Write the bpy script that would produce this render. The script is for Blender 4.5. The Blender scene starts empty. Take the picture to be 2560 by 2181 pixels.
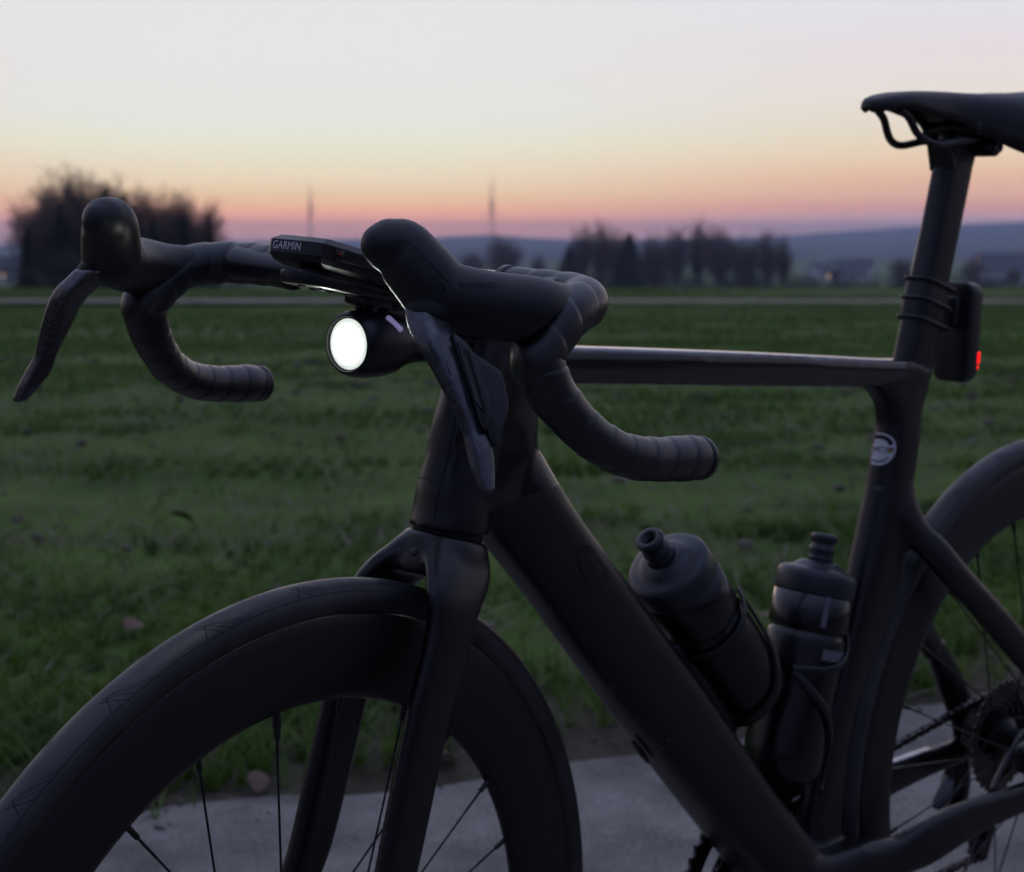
import bpy, bmesh, math, random
import numpy as np
from mathutils import Matrix, Vector
from mathutils.bvhtree import BVHTree

R = math.radians
rng = np.random.default_rng(7)
random.seed(7)
SC = bpy.context.scene
COL = SC.collection

# ------------------------------------------------------------------ camera
CAM_POS = Vector((-0.2614, -1.5338, 0.8890))       # eye height beside a parked road bike
cam_d = bpy.data.cameras.new('camera')
cam = bpy.data.objects.new('camera', cam_d); COL.objects.link(cam)
cam.location = CAM_POS
cam.rotation_euler = (R(90 - 6.637), 0, 0)
cam_d.sensor_fit = 'HORIZONTAL'; cam_d.sensor_width = 36; cam_d.lens = 59.275
cam_d.clip_start = 0.05; cam_d.clip_end = 20000
cam_d.dof.use_dof = True; cam_d.dof.focus_distance = 1.02; cam_d.dof.aperture_fstop = 11.5
SC.camera = cam

# ------------------------------------------------------------------ dusk sky
SUN_AZ = -7.0      # degrees right of the view axis (+Y) where the sun has set
world = bpy.data.worlds.new('World'); SC.world = world; world.use_nodes = True
def build_sky():
    nt = world.node_tree; N = nt.nodes; L = nt.links; N.clear()
    def nd(t, **k):
        n = N.new(t)
        for a, b in k.items(): setattr(n, a, b)
        return n
    def mth(op, a, b=None, c=None, clamp=False):
        n = nd('ShaderNodeMath', operation=op); n.use_clamp = clamp
        for i, x in enumerate((a, b, c)):
            if x is None: continue
            if isinstance(x, (int, float)): n.inputs[i].default_value = x
            else: L.new(x, n.inputs[i])
        return n.outputs[0]
    tc = nd('ShaderNodeTexCoord'); nv = nd('ShaderNodeVectorMath', operation='NORMALIZE'); L.new(tc.outputs['Generated'], nv.inputs[0])
    sp = nd('ShaderNodeSeparateXYZ'); L.new(nv.outputs[0], sp.inputs[0])
    # elevation, 0 at the horizon .. 1 at the zenith, stretched near the horizon
    el = mth('ARCSINE', mth('MAXIMUM', sp.outputs['Z'], 0.0))
    t = mth('POWER', mth('DIVIDE', el, math.pi / 2), 0.5, clamp=True)
    def ramp(stops):
        r = nd('ShaderNodeValToRGB'); r.color_ramp.interpolation = 'B_SPLINE' if False else 'EASE'
        r.color_ramp.interpolation = 'LINEAR'
        e = r.color_ramp.elements
        while len(e) > 1: e.remove(e[-1])
        for i, (deg, srgb) in enumerate(stops):
            pos = math.sqrt(deg / 90)
            col = [((c / 255 + 0.055) / 1.055) ** 2.4 if c > 10 else c / 255 / 12.92 for c in srgb] + [1]
            if i == 0: e[0].position = pos; e[0].color = col
            else:
                x = e.new(pos); x.color = col
        L.new(t, r.inputs[0]); return r.outputs[0]
    glow = ramp(SKY_GLOW)
    side = ramp(SKY_SIDE)
    # azimuth away from the afterglow
    a = R(SUN_AZ)
    dt = mth('ADD', mth('MULTIPLY', sp.outputs['X'], math.sin(a)), mth('MULTIPLY', sp.outputs['Y'], math.cos(a)))
    hz = mth('SQRT', mth('MAXIMUM', mth('SUBTRACT', 1.0, mth('MULTIPLY', sp.outputs['Z'], sp.outputs['Z'])), 1e-4))
    ca = mth('DIVIDE', dt, hz)
    ang = mth('ARCCOSINE', mth('MINIMUM', mth('MAXIMUM', ca, -0.9999), 0.9999))
    f1 = nd('ShaderNodeMapRange', interpolation_type='SMOOTHSTEP'); L.new(ang, f1.inputs[0]); f1.inputs[1].default_value = R(3); f1.inputs[2].default_value = R(22)
    m1 = nd('ShaderNodeMix', data_type='RGBA'); L.new(f1.outputs[0], m1.inputs[0]); L.new(glow, m1.inputs[6]); L.new(side, m1.inputs[7])
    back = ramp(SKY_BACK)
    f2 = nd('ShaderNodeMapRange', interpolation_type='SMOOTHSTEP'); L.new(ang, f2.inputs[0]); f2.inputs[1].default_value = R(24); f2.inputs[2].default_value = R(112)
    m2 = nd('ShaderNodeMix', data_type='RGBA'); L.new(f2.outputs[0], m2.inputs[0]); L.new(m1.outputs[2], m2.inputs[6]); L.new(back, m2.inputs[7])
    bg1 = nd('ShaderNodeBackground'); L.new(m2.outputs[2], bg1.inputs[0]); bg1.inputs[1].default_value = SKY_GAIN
    # physical twilight sky on top
    sk = nd('ShaderNodeTexSky', sky_type='NISHITA'); sk.sun_disc = False; sk.sun_elevation = R(-2.0); sk.sun_rotation = R(SUN_AZ)
    sk.altitude = 300; sk.air_density = 1.0; sk.dust_density = 1.5
    bg2 = nd('ShaderNodeBackground'); L.new(sk.outputs[0], bg2.inputs[0]); bg2.inputs[1].default_value = 0.05
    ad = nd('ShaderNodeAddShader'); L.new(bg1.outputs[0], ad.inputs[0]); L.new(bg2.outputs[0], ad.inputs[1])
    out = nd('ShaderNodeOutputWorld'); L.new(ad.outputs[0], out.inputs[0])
SKY_GAIN = 1.0
SKY_GLOW = [(0, (409, 297, 260)), (0.4, (478, 316, 245)), (0.74, (417, 280, 192)), (1.14, (350, 264, 189)), (1.47, (315, 264, 193)), (2.0, (290, 265, 217)), (2.67, (270, 260, 228)), (3.2, (261, 262, 232)), (3.99, (252, 254, 245)), (5.29, (246, 246, 242)), (7.49, (241, 240, 238)), (16, (206, 208, 226)), (40, (184, 196, 232)), (90, (178, 194, 240))]
SKY_SIDE = [(0, (285, 246, 266)), (0.67, (329, 255, 250)), (1.07, (305, 211, 179)), (1.47, (294, 224, 183)), (2.0, (281, 222, 176)), (2.67, (272, 238, 196)), (3.59, (256, 242, 215)), (4.77, (251, 240, 230)), (6.2, (244, 233, 236)), (7.49, (237, 236, 241)), (16, (198, 194, 216)), (40, (180, 190, 230)), (90, (178, 194, 240))]
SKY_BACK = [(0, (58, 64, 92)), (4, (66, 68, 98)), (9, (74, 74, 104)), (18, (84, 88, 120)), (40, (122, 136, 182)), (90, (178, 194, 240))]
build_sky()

# the last of the sun's glow, low behind the trees
sun_d = bpy.data.lights.new('sun', 'SUN'); sun_d.energy = 0.12; sun_d.angle = R(14); sun_d.color = (1.0, 0.62, 0.42)
sun = bpy.data.objects.new('sun', sun_d); COL.objects.link(sun)
sun.rotation_euler = Vector((math.sin(R(SUN_AZ)) * -1, -math.cos(R(SUN_AZ)), -math.tan(R(2.5)))).to_track_quat('-Z', 'Y').to_euler()
sun['label'] = 'low warm afterglow light'

vs = SC.view_settings; vs.view_transform = 'Standard'; vs.look = 'None'; vs.exposure = 0.0; vs.gamma = 1.0; vs.use_curve_mapping = False
SC.render.engine = 'CYCLES'
SC.cycles.use_denoising = True
SC.cycles.max_bounces = 6; SC.cycles.transparent_max_bounces = 8
SC.cycles.sample_clamp_indirect = 4.0
SC.cycles.volume_bounces = 0

# ------------------------------------------------------------------ materials
def mat(name, col, rough=0.5, metal=0.0, spec=0.5, var=0.0, vscale=40.0, bump=0.0, bscale=300.0, emit=None, estr=0.0, col2=None, coat=0.0, rvar=0.0, alpha=None):
    m = bpy.data.materials.new(name); m.use_nodes = True
    nt = m.node_tree; N = nt.nodes; L = nt.links; b = N['Principled BSDF']
    b.inputs['Base Color'].default_value = (*col, 1); b.inputs['Roughness'].default_value = rough
    b.inputs['Metallic'].default_value = metal; b.inputs['Specular IOR Level'].default_value = spec
    b.inputs['Coat Weight'].default_value = coat; b.inputs['Coat Roughness'].default_value = 0.1
    tc = N.new('ShaderNodeTexCoord')
    if var or col2:
        n = N.new('ShaderNodeTexNoise'); n.inputs['Scale'].default_value = vscale; n.inputs['Detail'].default_value = 5; L.new(tc.outputs['Object'], n.inputs['Vector'])
        r = N.new('ShaderNodeValToRGB'); L.new(n.outputs['Fac'], r.inputs[0])
        c2 = col2 if col2 else tuple(c * (1 + var) for c in col)
        c1 = col if col2 else tuple(c * (1 - var) for c in col)
        r.color_ramp.elements[0].position = 0.35; r.color_ramp.elements[1].position = 0.68
        r.color_ramp.elements[0].color = (*c1, 1); r.color_ramp.elements[1].color = (*c2, 1)
        L.new(r.outputs[0], b.inputs['Base Color'])
    if rvar:
        n = N.new('ShaderNodeTexNoise'); n.inputs['Scale'].default_value = 25; n.inputs['Detail'].default_value = 6; L.new(tc.outputs['Object'], n.inputs['Vector'])
        mr = N.new('ShaderNodeMapRange'); L.new(n.outputs['Fac'], mr.inputs[0]); mr.inputs[1].default_value = 0.3; mr.inputs[2].default_value = 0.7
        mr.inputs[3].default_value = rough - rvar; mr.inputs[4].default_value = rough + rvar; L.new(mr.outputs[0], b.inputs['Roughness'])
    if bump:
        n = N.new('ShaderNodeTexNoise'); n.inputs['Scale'].default_value = bscale; n.inputs['Detail'].default_value = 4; L.new(tc.outputs['Object'], n.inputs['Vector'])
        u = N.new('ShaderNodeBump'); u.inputs['Strength'].default_value = bump; u.inputs['Distance'].default_value = 0.001; L.new(n.outputs['Fac'], u.inputs['Height']); L.new(u.outputs[0], b.inputs['Normal'])
    if emit:
        b.inputs['Emission Color'].default_value = (*emit, 1); b.inputs['Emission Strength'].default_value = estr
    return m

def carbon(name, rough, band=None):
    """black lacquered carbon with faint dust; band=(point, normal, gloss rough) makes the lacquer glossy on one side of a line"""
    m = mat(name, (0.0035, 0.0033, 0.0038), rough, spec=0.5, var=0.25, vscale=18, bump=0.05, bscale=900)
    nt = m.node_tree; N = nt.nodes; L = nt.links; b = N['Principled BSDF']
    tc = N.new('ShaderNodeTexCoord'); n = N.new('ShaderNodeTexNoise'); n.inputs['Scale'].default_value = 14; n.inputs['Detail'].default_value = 7; L.new(tc.outputs['Object'], n.inputs['Vector'])
    mr = N.new('ShaderNodeMapRange'); L.new(n.outputs['Fac'], mr.inputs[0]); mr.inputs[1].default_value = 0.35; mr.inputs[2].default_value = 0.7
    mr.inputs[3].default_value = rough - 0.05; mr.inputs[4].default_value = rough + 0.08
    src = mr.outputs[0]
    if band:
        p, nn, gr = band
        vm = N.new('ShaderNodeVectorMath'); vm.operation = 'SUBTRACT'; L.new(tc.outputs['Object'], vm.inputs[0]); vm.inputs[1].default_value = p
        dp = N.new('ShaderNodeVectorMath'); dp.operation = 'DOT_PRODUCT'; L.new(vm.outputs[0], dp.inputs[0]); dp.inputs[1].default_value = nn
        st = N.new('ShaderNodeMath'); st.operation = 'GREATER_THAN'; L.new(dp.outputs['Value'], st.inputs[0]); st.inputs[1].default_value = 0
        # only forward of the seat tube
        sx = N.new('ShaderNodeSeparateXYZ'); L.new(tc.outputs['Object'], sx.inputs[0])
        lt = N.new('ShaderNodeMath'); lt.operation = 'LESS_THAN'; L.new(sx.outputs[0], lt.inputs[0]); lt.inputs[1].default_value = 0.138
        v2 = N.new('ShaderNodeVectorMath'); v2.operation = 'DOT_PRODUCT'; L.new(tc.outputs['Object'], v2.inputs[0]); v2.inputs[1].default_value = (0.957, 0, -0.289)
        g2 = N.new('ShaderNodeMath'); g2.operation = 'GREATER_THAN'; L.new(v2.outputs['Value'], g2.inputs[0]); g2.inputs[1].default_value = -0.5915
        an = N.new('ShaderNodeMath'); an.operation = 'MULTIPLY'; L.new(st.outputs[0], an.inputs[0]); L.new(lt.outputs[0], an.inputs[1])
        a2 = N.new('ShaderNodeMath'); a2.operation = 'MULTIPLY'; L.new(an.outputs[0], a2.inputs[0]); L.new(g2.outputs[0], a2.inputs[1]); an = a2
        mx = N.new('ShaderNodeMix'); L.new(an.outputs[0], mx.inputs[0]); L.new(src, mx.inputs[2]); mx.inputs[3].default_value = gr; src = mx.outputs[0]
        cw = N.new('ShaderNodeMath'); cw.operation = 'MULTIPLY'; L.new(an.outputs[0], cw.inputs[0]); zc = N.new('ShaderNodeMapRange'); L.new(sx.outputs[2], zc.inputs[0]); zc.inputs[1].default_value = 0.745; zc.inputs[2].default_value = 0.765; zc.inputs[3].default_value = 0.3; zc.inputs[4].default_value = 1.0; L.new(zc.outputs[0], cw.inputs[1]); L.new(cw.outputs[0], b.inputs['Coat Weight']); b.inputs['Coat Roughness'].default_value = 0.06; b.inputs["Coat IOR"].default_value = 1.5
    L.new(src, b.inputs['Roughness'])
    return m

MAT = {}
def setup_mats():
    M = MAT
    M['frame'] = carbon('matte_black_carbon', 0.34, ((-0.316, 0, 0.712), (-0.10, 0, 0.995), 0.10))
    M['fork'] = carbon('matte_black_fork', 0.33)
    M['gloss'] = carbon('gloss_black', 0.12)
    M['rim'] = carbon('carbon_rim', 0.44)
    M['tyre'] = mat('tyre_rubber', (0.014, 0.014, 0.015), 0.46, spec=0.5, col2=(0.036, 0.036, 0.035), vscale=22, bump=0.25, bscale=700, rvar=0.08)
    M['groove'] = mat('tread_groove', (0.008, 0.008, 0.008), 0.7, spec=0.3)
    M['tape'] = mat('bar_tape', (0.010, 0.010, 0.0130), 0.34, spec=0.62, var=0.2, bump=0.18, bscale=1400, rvar=0.06)
    M['rubber'] = mat('hood_rubber', (0.0075, 0.0075, 0.009), 0.46, spec=0.45, var=0.2, bump=0.12, bscale=2200)
    M['plastic'] = mat('black_plastic', (0.0065, 0.0065, 0.007), 0.38, spec=0.5, var=0.15, bump=0.05, bscale=1500)
    M['shiny_plastic'] = mat('shiny_black_plastic', (0.010, 0.010, 0.011), 0.18, spec=0.5)
    M['lever'] = mat('dark_lever_paint', (0.080, 0.080, 0.090), 0.28, metal=0.75, spec=0.5, var=0.25, vscale=160, rvar=0.06)
    M['steel'] = mat('worn_steel', (0.34, 0.34, 0.36), 0.32, metal=1.0, var=0.3, vscale=90)
    M['dark_steel'] = mat('dark_steel', (0.06, 0.058, 0.06), 0.38, metal=0.9, var=0.3, vscale=90)
    M['chain'] = mat('oily_chain', (0.09, 0.085, 0.085), 0.35, metal=0.9, var=0.4, vscale=200)
    M['cassette'] = mat('greasy_cassette', (0.10, 0.085, 0.075), 0.42, metal=0.85, var=0.4, vscale=120)
    M['spoke'] = mat('black_spoke', (0.012, 0.012, 0.013), 0.3, metal=0.3)
    M['bottle'] = mat('smoky_bottle', (0.0050, 0.0048, 0.0055), 0.22, spec=0.5, var=0.2, vscale=12, rvar=0.05)
    M['cap'] = mat('bottle_cap', (0.018, 0.020, 0.026), 0.40, spec=0.5, bump=0.05, bscale=800)
    M['grey_print'] = mat('grey_print', (0.13, 0.13, 0.15), 0.35)
    M['white_print'] = mat('white_print', (0.62, 0.62, 0.64), 0.5)
    M['white_sticker'] = mat('white_sticker', (0.60, 0.60, 0.62), 0.35)
    M['faint_print'] = mat('faint_print', (0.030, 0.029, 0.033), 0.2, metal=0.2)
    M['print_and_gap_black'] = mat('print_and_gap_black', (0.008, 0.008, 0.009), 0.6, spec=0.3)
    M['red_print'] = mat('red_print', (0.30, 0.015, 0.015), 0.5)
    M['saddle'] = mat('saddle_cover', (0.007, 0.007, 0.008), 0.40, spec=0.5, var=0.2, bump=0.15, bscale=1500)
    M['screen'] = mat('dark_screen', (0.012, 0.013, 0.014), 0.08, spec=0.5)
    M['lens'] = mat('lit_lens', (0.8, 0.8, 0.8), 0.2, emit=(0.93, 1.0, 0.90), estr=9.0)
    M['lens_outer'] = mat('lit_lens_edge', (0.5, 0.52, 0.5), 0.25, emit=(0.86, 0.94, 0.84), estr=0.86, var=0.3, vscale=300)
    M['lens_mark'] = mat('lens_facet', (0.3, 0.32, 0.3), 0.2, emit=(0.62, 0.72, 0.62), estr=0.55)
    M['lens_rim'] = mat('lens_edge_glass', (0.02, 0.026, 0.022), 0.3, spec=0.5)
    M['button_glow'] = mat('status_button', (0.4, 0.38, 0.55), 0.4, emit=(0.50, 0.42, 0.86), estr=0.24)
    M['red_led'] = mat('red_led', (0.6, 0.01, 0.01), 0.3, emit=(1.0, 0.006, 0.010), estr=1.5)
    M['red_lens'] = mat('dark_red_lens', (0.03, 0.003, 0.004), 0.12, spec=0.6)
setup_mats()

# ------------------------------------------------------------------ mesh helpers
class MB:
    def __init__(s): s.v = []; s.f = []; s.n = 0
    def add(s, v, f):
        v = np.asarray(v, float).reshape(-1, 3); s.v.append(v); s.f += [tuple(int(i) + s.n for i in q) for q in f]; s.n += len(v); return s
    def V(s): return np.concatenate(s.v) if s.v else np.zeros((0, 3))
    def mesh(s, name, smooth=True, sharp=None):
        me = bpy.data.meshes.new(name); me.from_pydata(s.V().tolist(), [], s.f)
        if smooth: me.polygons.foreach_set('use_smooth', [True] * len(me.polygons))
        me.update()
        if sharp is not None: me.set_sharp_from_angle(angle=R(sharp))
        return me

def pchip_rows(rows, k):
    """smooth (Catmull-Rom) resampling of station rows"""
    P = np.asarray(rows, float); n = len(P); out = []
    for i in range(n - 1):
        p0 = P[max(i - 1, 0)]; p1 = P[i]; p2 = P[i + 1]; p3 = P[min(i + 2, n - 1)]
        for j in range(k):
            t = j / k
            out.append(0.5 * (2 * p1 + (p2 - p0) * t + (2 * p0 - 5 * p1 + 4 * p2 - p3) * t * t + (-p0 + 3 * p1 - 3 * p2 + p3) * t ** 3))
    out.append(P[-1]); return np.array(out)

def skin(rings, cap=True):
    """rings: (m, s, 3) -> verts, faces"""
    m, s, _ = rings.shape; V = rings.reshape(-1, 3); F = []
    for i in range(m - 1):
        for j in range(s):
            k = (j + 1) % s
            F.append((i * s + j, i * s + k, (i + 1) * s + k, (i + 1) * s + j))
    if cap:
        V = np.vstack([V, rings[0].mean(0), rings[-1].mean(0)]); a = len(V) - 2; b = len(V) - 1
        for j in range(s):
            k = (j + 1) % s
            F.append((a, k, j)); F.append((b, (m - 1) * s + j, (m - 1) * s + k))
    return V, F

def section_tube(rows, expo=2.0, k=6, seg=32, dome0=0.0, dome1=0.0, mirror=False):
    """rows in mm: x y z qx qz a b  (q = in-plane normal of the tube, a = half depth along q, b = half width along y)"""
    P = pchip_rows(rows, k) ; P = P.copy(); P[:, [0, 1, 2, 5, 6]] /= 1000.0
    th = np.linspace(0, 2 * math.pi, seg, endpoint=False) + math.pi / seg
    c = np.sign(np.cos(th)) * np.abs(np.cos(th)) ** (2 / expo); s_ = np.sign(np.sin(th)) * np.abs(np.sin(th)) ** (2 / expo)
    rings = []
    for r in P:
        q = np.array([r[3], 0, r[4]]); q /= np.linalg.norm(q)
        rings.append(r[:3] + np.outer(c * r[5], q) + np.outer(s_ * r[6], [0, 1, 0]))
    rings = np.array(rings)
    def dome(ring, prev, h, n=5):
        cen = ring.mean(0); d = cen - prev.mean(0); d /= np.linalg.norm(d) + 1e-9
        return [cen + (ring - cen) * math.cos(a) + d * h * math.sin(a) for a in np.linspace(0, math.pi / 2, n + 1)[1:-1]] + [cen + (ring - cen) * 0.04 + d * h]
    if dome1: rings = np.concatenate([rings, np.array(dome(rings[-1], rings[-2], dome1))])
    if dome0: rings = np.concatenate([np.array(dome(rings[0], rings[1], dome0))[::-1], rings])
    if mirror: rings = rings * np.array([1, -1, 1])
    V, F = skin(rings)
    if mirror: F = [f[::-1] for f in F]
    return V, F

def path_tube(pts, rad, seg=12, k=1, cap=True, closed=False, wrap=None, flat=None):
    """round tube along points (m); rad scalar or per point; wrap(s, theta)->radius factor"""
    P = np.asarray(pts, float); rad = np.full(len(P), rad) if np.isscalar(rad) else np.asarray(rad, float)
    Q = np.column_stack([P, rad])
    if k > 1: Q = pchip_rows(Q, k)
    P = Q[:, :3]; rad = Q[:, 3]; n = len(P)
    T = np.gradient(P, axis=0); T /= np.linalg.norm(T, axis=1)[:, None] + 1e-12
    u = np.cross(T[0], [0.13, 0.21, 0.97]); u /= np.linalg.norm(u); th = np.linspace(0, 2 * math.pi, seg, endpoint=False)
    rings = []; s = 0.0
    for i in range(n):
        if i: s += np.linalg.norm(P[i] - P[i - 1])
        u = u - T[i] * (u @ T[i]); u /= np.linalg.norm(u); w = np.cross(T[i], u)
        rr = rad[i] * (np.array([wrap(s, t) for t in th]) if wrap else 1.0)
        rings.append(P[i] + (np.cos(th) * rr)[:, None] * u + (np.sin(th) * rr)[:, None] * w)
    return skin(np.array(rings), cap)

def lathe(profile, origin, axis, seg=48, up=None, close=False):
    """profile (r, h) revolved about axis through origin, h along axis"""
    o = np.asarray(origin, float); ax = np.asarray(axis, float); ax /= np.linalg.norm(ax)
    u = np.cross(ax, [0.3, 0.1, 0.9] if up is None else up); u /= np.linalg.norm(u); w = np.cross(ax, u)
    th = np.linspace(0, 2 * math.pi, seg, endpoint=False)
    rings = np.array([o + ax * h + r * (np.cos(th)[:, None] * u + np.sin(th)[:, None] * w) for r, h in profile])
    if close: rings = np.concatenate([rings, rings[:1]])
    return skin(rings, cap=not close)

def rbox(size, bevel=0.002, segs=3, mtx=None):
    bm = bmesh.new(); bmesh.ops.create_cube(bm, size=1.0)
    bmesh.ops.scale(bm, vec=size, verts=bm.verts)
    if bevel: bmesh.ops.bevel(bm, geom=bm.edges[:], offset=bevel, segments=segs, affect='EDGES', profile=0.5)
    V = np.array([v.co[:] for v in bm.verts]); bm.verts.index_update(); F = [tuple(v.index for v in f.verts) for f in bm.faces]; bm.free()
    if mtx is not None: V = xf(V, mtx)
    return V, F

def xf(V, m):
    m = np.array(m); V = np.asarray(V, float); return V @ m[:3, :3].T + m[:3, 3]

def prism(outline, d0, d1, bevel=0.0, segs=2):
    """closed 3D outline extruded from +d0 to +d1 (vectors), edges bevelled"""
    P = np.asarray(outline, float); n = len(P)
    bm = bmesh.new(); a = [bm.verts.new(p + d0) for p in P]; b = [bm.verts.new(p + d1) for p in P]
    bm.faces.new(a[::-1]); bm.faces.new(b)
    for i in range(n): bm.faces.new((a[i], a[(i + 1) % n], b[(i + 1) % n], b[i]))
    bmesh.ops.recalc_face_normals(bm, faces=bm.faces)
    if bevel: bmesh.ops.bevel(bm, geom=[e for e in bm.edges if e.calc_face_angle(0) > 0.5], offset=bevel, segments=segs, affect='EDGES', profile=0.5)
    bm.verts.index_update(); V = np.array([v.co[:] for v in bm.verts]); F = [tuple(v.index for v in f.verts) for f in bm.faces]; bm.free()
    return V, F

def smooth_poly(pts, k=4):
    P = np.asarray(pts, float); P = np.vstack([P[-1:], P, P[:2]]); out = []
    for i in range(1, len(P) - 2):
        p0, p1, p2, p3 = P[i - 1], P[i], P[i + 1], P[i + 2]
        for j in range(k):
            t = j / k; out.append(0.5 * (2 * p1 + (p2 - p0) * t + (2 * p0 - 5 * p1 + 4 * p2 - p3) * t * t + (-p0 + 3 * p1 - 3 * p2 + p3) * t ** 3))
    return np.array(out)

def fuse(mb, name, voxel=0.0025, smooth=6, factor=0.5):
    """weld overlapping shells into one continuous skin with soft joints"""
    me = mb.mesh(name + '_raw'); o = bpy.data.objects.new(name + '_raw', me); COL.objects.link(o)
    r = o.modifiers.new('r', 'REMESH'); r.mode = 'VOXEL'; r.voxel_size = voxel
    s = o.modifiers.new('s', 'SMOOTH'); s.factor = factor; s.iterations = smooth
    dg = bpy.context.evaluated_depsgraph_get(); out = bpy.data.meshes.new_from_object(o.evaluated_get(dg), depsgraph=dg)
    bpy.data.objects.remove(o); bpy.data.meshes.remove(me)
    out.polygons.foreach_set('use_smooth', [True] * len(out.polygons)); out.update(); out.name = name
    return out

def text_mesh(txt, height, extrude=0.0, shear=0.0, res=3):
    cu = bpy.data.curves.new('t', 'FONT'); cu.body = txt; cu.size = 1.0; cu.align_x = 'CENTER'; cu.align_y = 'CENTER'; cu.resolution_u = res; cu.shear = shear
    o = bpy.data.objects.new('t', cu); COL.objects.link(o)
    dg = bpy.context.evaluated_depsgraph_get(); me = bpy.data.meshes.new_from_object(o.evaluated_get(dg), depsgraph=dg)
    V = np.array([v.co[:] for v in me.vertices]); F = [tuple(p.vertices) for p in me.polygons]
    bpy.data.objects.remove(o); bpy.data.meshes.remove(me)
    h = V[:, 1].max() - V[:, 1].min(); V = V * (height / h); V -= (V.max(0) + V.min(0)) / 2
    return V, F

def bvh_of(me): return BVHTree.FromPolygons([v.co[:] for v in me.vertices], [tuple(p.vertices) for p in me.polygons])

def stick(V, origin, ux, uy, cast, bvh, lift=0.0004):
    """lay flat print (x,y in V) on a curved surface: plane at origin spanned by ux,uy, pressed along cast"""
    o = np.asarray(origin, float); ux = np.asarray(ux, float); ux /= np.linalg.norm(ux); uy = np.asarray(uy, float); uy /= np.linalg.norm(uy); c = np.asarray(cast, float); c /= np.linalg.norm(c)
    out = []
    for p in V:
        q = o + ux * p[0] + uy * p[1]
        h = bvh.ray_cast(Vector(q), Vector(c), 0.2)
        out.append(np.array(h[0]) - c * lift if h[0] is not None else q + c * 0.02)
    return np.array(out)

def press(V, F, origin, ux, uy, cast, bvh, lift=0.0004):
    """like stick, but drops whatever overhangs the surface"""
    o = np.asarray(origin, float); ux = np.asarray(ux, float); ux /= np.linalg.norm(ux); uy = np.asarray(uy, float); uy /= np.linalg.norm(uy); c = np.asarray(cast, float); c /= np.linalg.norm(c)
    out = []; ok = []
    for p in V:
        q = o + ux * p[0] + uy * p[1]; h = bvh.ray_cast(Vector(q), Vector(c), 0.12)
        good = h[0] is not None and abs(h[1].dot(Vector(c))) > 0.05
        out.append(np.array(h[0]) - c * lift if good else q); ok.append(good)
    return np.array(out), [f for f in F if all(ok[i] for i in f)]

def largest(vf):
    """keep only the biggest connected piece"""
    V, F = vf; par = list(range(len(V)))
    def find(a):
        while par[a] != a: par[a] = par[par[a]]; a = par[a]
        return a
    for f in F:
        for i in f[1:]: par[find(i)] = find(f[0])
    cnt = {}
    for f in F: cnt.setdefault(find(f[0]), []).append(f)
    keep = max(cnt.values(), key=len); ids = sorted({i for f in keep for i in f}); mp = {a: b for b, a in enumerate(ids)}
    return np.asarray(V)[ids], [tuple(mp[i] for i in f) for f in keep]

def surface_line(pts, bvh, w, lift=0.00025, k=6):
    """thin strip following points on a surface"""
    P = pchip_rows(np.array(pts, float), k); T = np.gradient(P, axis=0); T /= np.linalg.norm(T, axis=1)[:, None]; V = []
    for p, t in zip(P, T):
        h = bvh.find_nearest(Vector(p)); n = np.array(h[1]); b = np.cross(t, n); b /= np.linalg.norm(b)
        for s in (-1, 1):
            g = bvh.find_nearest(Vector(np.array(h[0]) + b * w * s)); V.append(np.array(g[0]) + np.array(g[1]) * lift)
    return np.array(V), [(2 * i, 2 * i + 1, 2 * i + 3, 2 * i + 2) for i in range(len(P) - 1)]

# ------------------------------------------------------------------ scene-graph helpers
def tag(o, label=None, cat=None, group=None, kind=None):
    if label: o['label'] = label
    if cat: o['category'] = cat
    if group: o['group'] = group
    if kind: o['kind'] = kind
    return o
def empty(name, mtx):
    o = bpy.data.objects.new(name, None); COL.objects.link(o); o.matrix_world = mtx; o.empty_display_size = 0.1; return o
def obj(name, me, material, parent=None):
    o = bpy.data.objects.new(name, me); COL.objects.link(o)
    if isinstance(material, str): material = MAT[material]
    if not me.materials: me.materials.append(material)
    if parent is not None: o.parent = parent
    return o
def part(name, vf, material, parent, base=(0, 0, 0), sharp=None, smooth=True):
    """one mesh part; vf = (verts, faces) or MB"""
    mb = vf if isinstance(vf, MB) else MB().add(*vf)
    mb.v = [v - np.asarray(base, float) for v in mb.v]
    return obj(name, mb.mesh(name, smooth, sharp), material, parent)

# ------------------------------------------------------------------ tube stations of the bicycle, millimetres: x y z, section normal x z, half depth, half width
DOWN_TUBE = [[-382.2, -0.0, 731.0, 0.803, 0.595, 39.3, 22.0], [-365.6, 0.0, 708.6, 0.793, 0.609, 37.7, 25.0], [-338.8, -0.0, 674.6, 0.769, 0.64, 35.3, 28.0], [-309.3, 0.0, 641.1, 0.751, 0.66, 34.5, 28.0], [-235.2, 0.0, 556.6, 0.752, 0.66, 36.5, 29.0], [-160.2, 0.0, 471.2, 0.753, 0.658, 36.7, 31.0], [-76.6, 0.0, 375.2, 0.749, 0.662, 34.0, 34.0], [-26.7, 0.0, 320.2, 0.741, 0.672, 33.8, 37.0]]
HEAD_BLADE = [[-376.8, 0.0, 804.0, 0.98, -0.197, 35.2, 22.0], [-380.8, 0.0, 784.1, 0.982, -0.19, 39.5, 22.0], [-384.8, 0.0, 762.5, 0.978, -0.207, 43.7, 22.0], [-388.2, -0.0, 749.0, 0.991, -0.132, 45.2, 23.0], [-388.2, 0.0, 736.9, 0.983, -0.183, 47.9, 24.0], [-393.2, 0.0, 722.1, 0.868, -0.497, 43.3, 25.0], [-404.6, 0.0, 708.3, 0.771, -0.637, 31.9, 26.0]]
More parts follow.
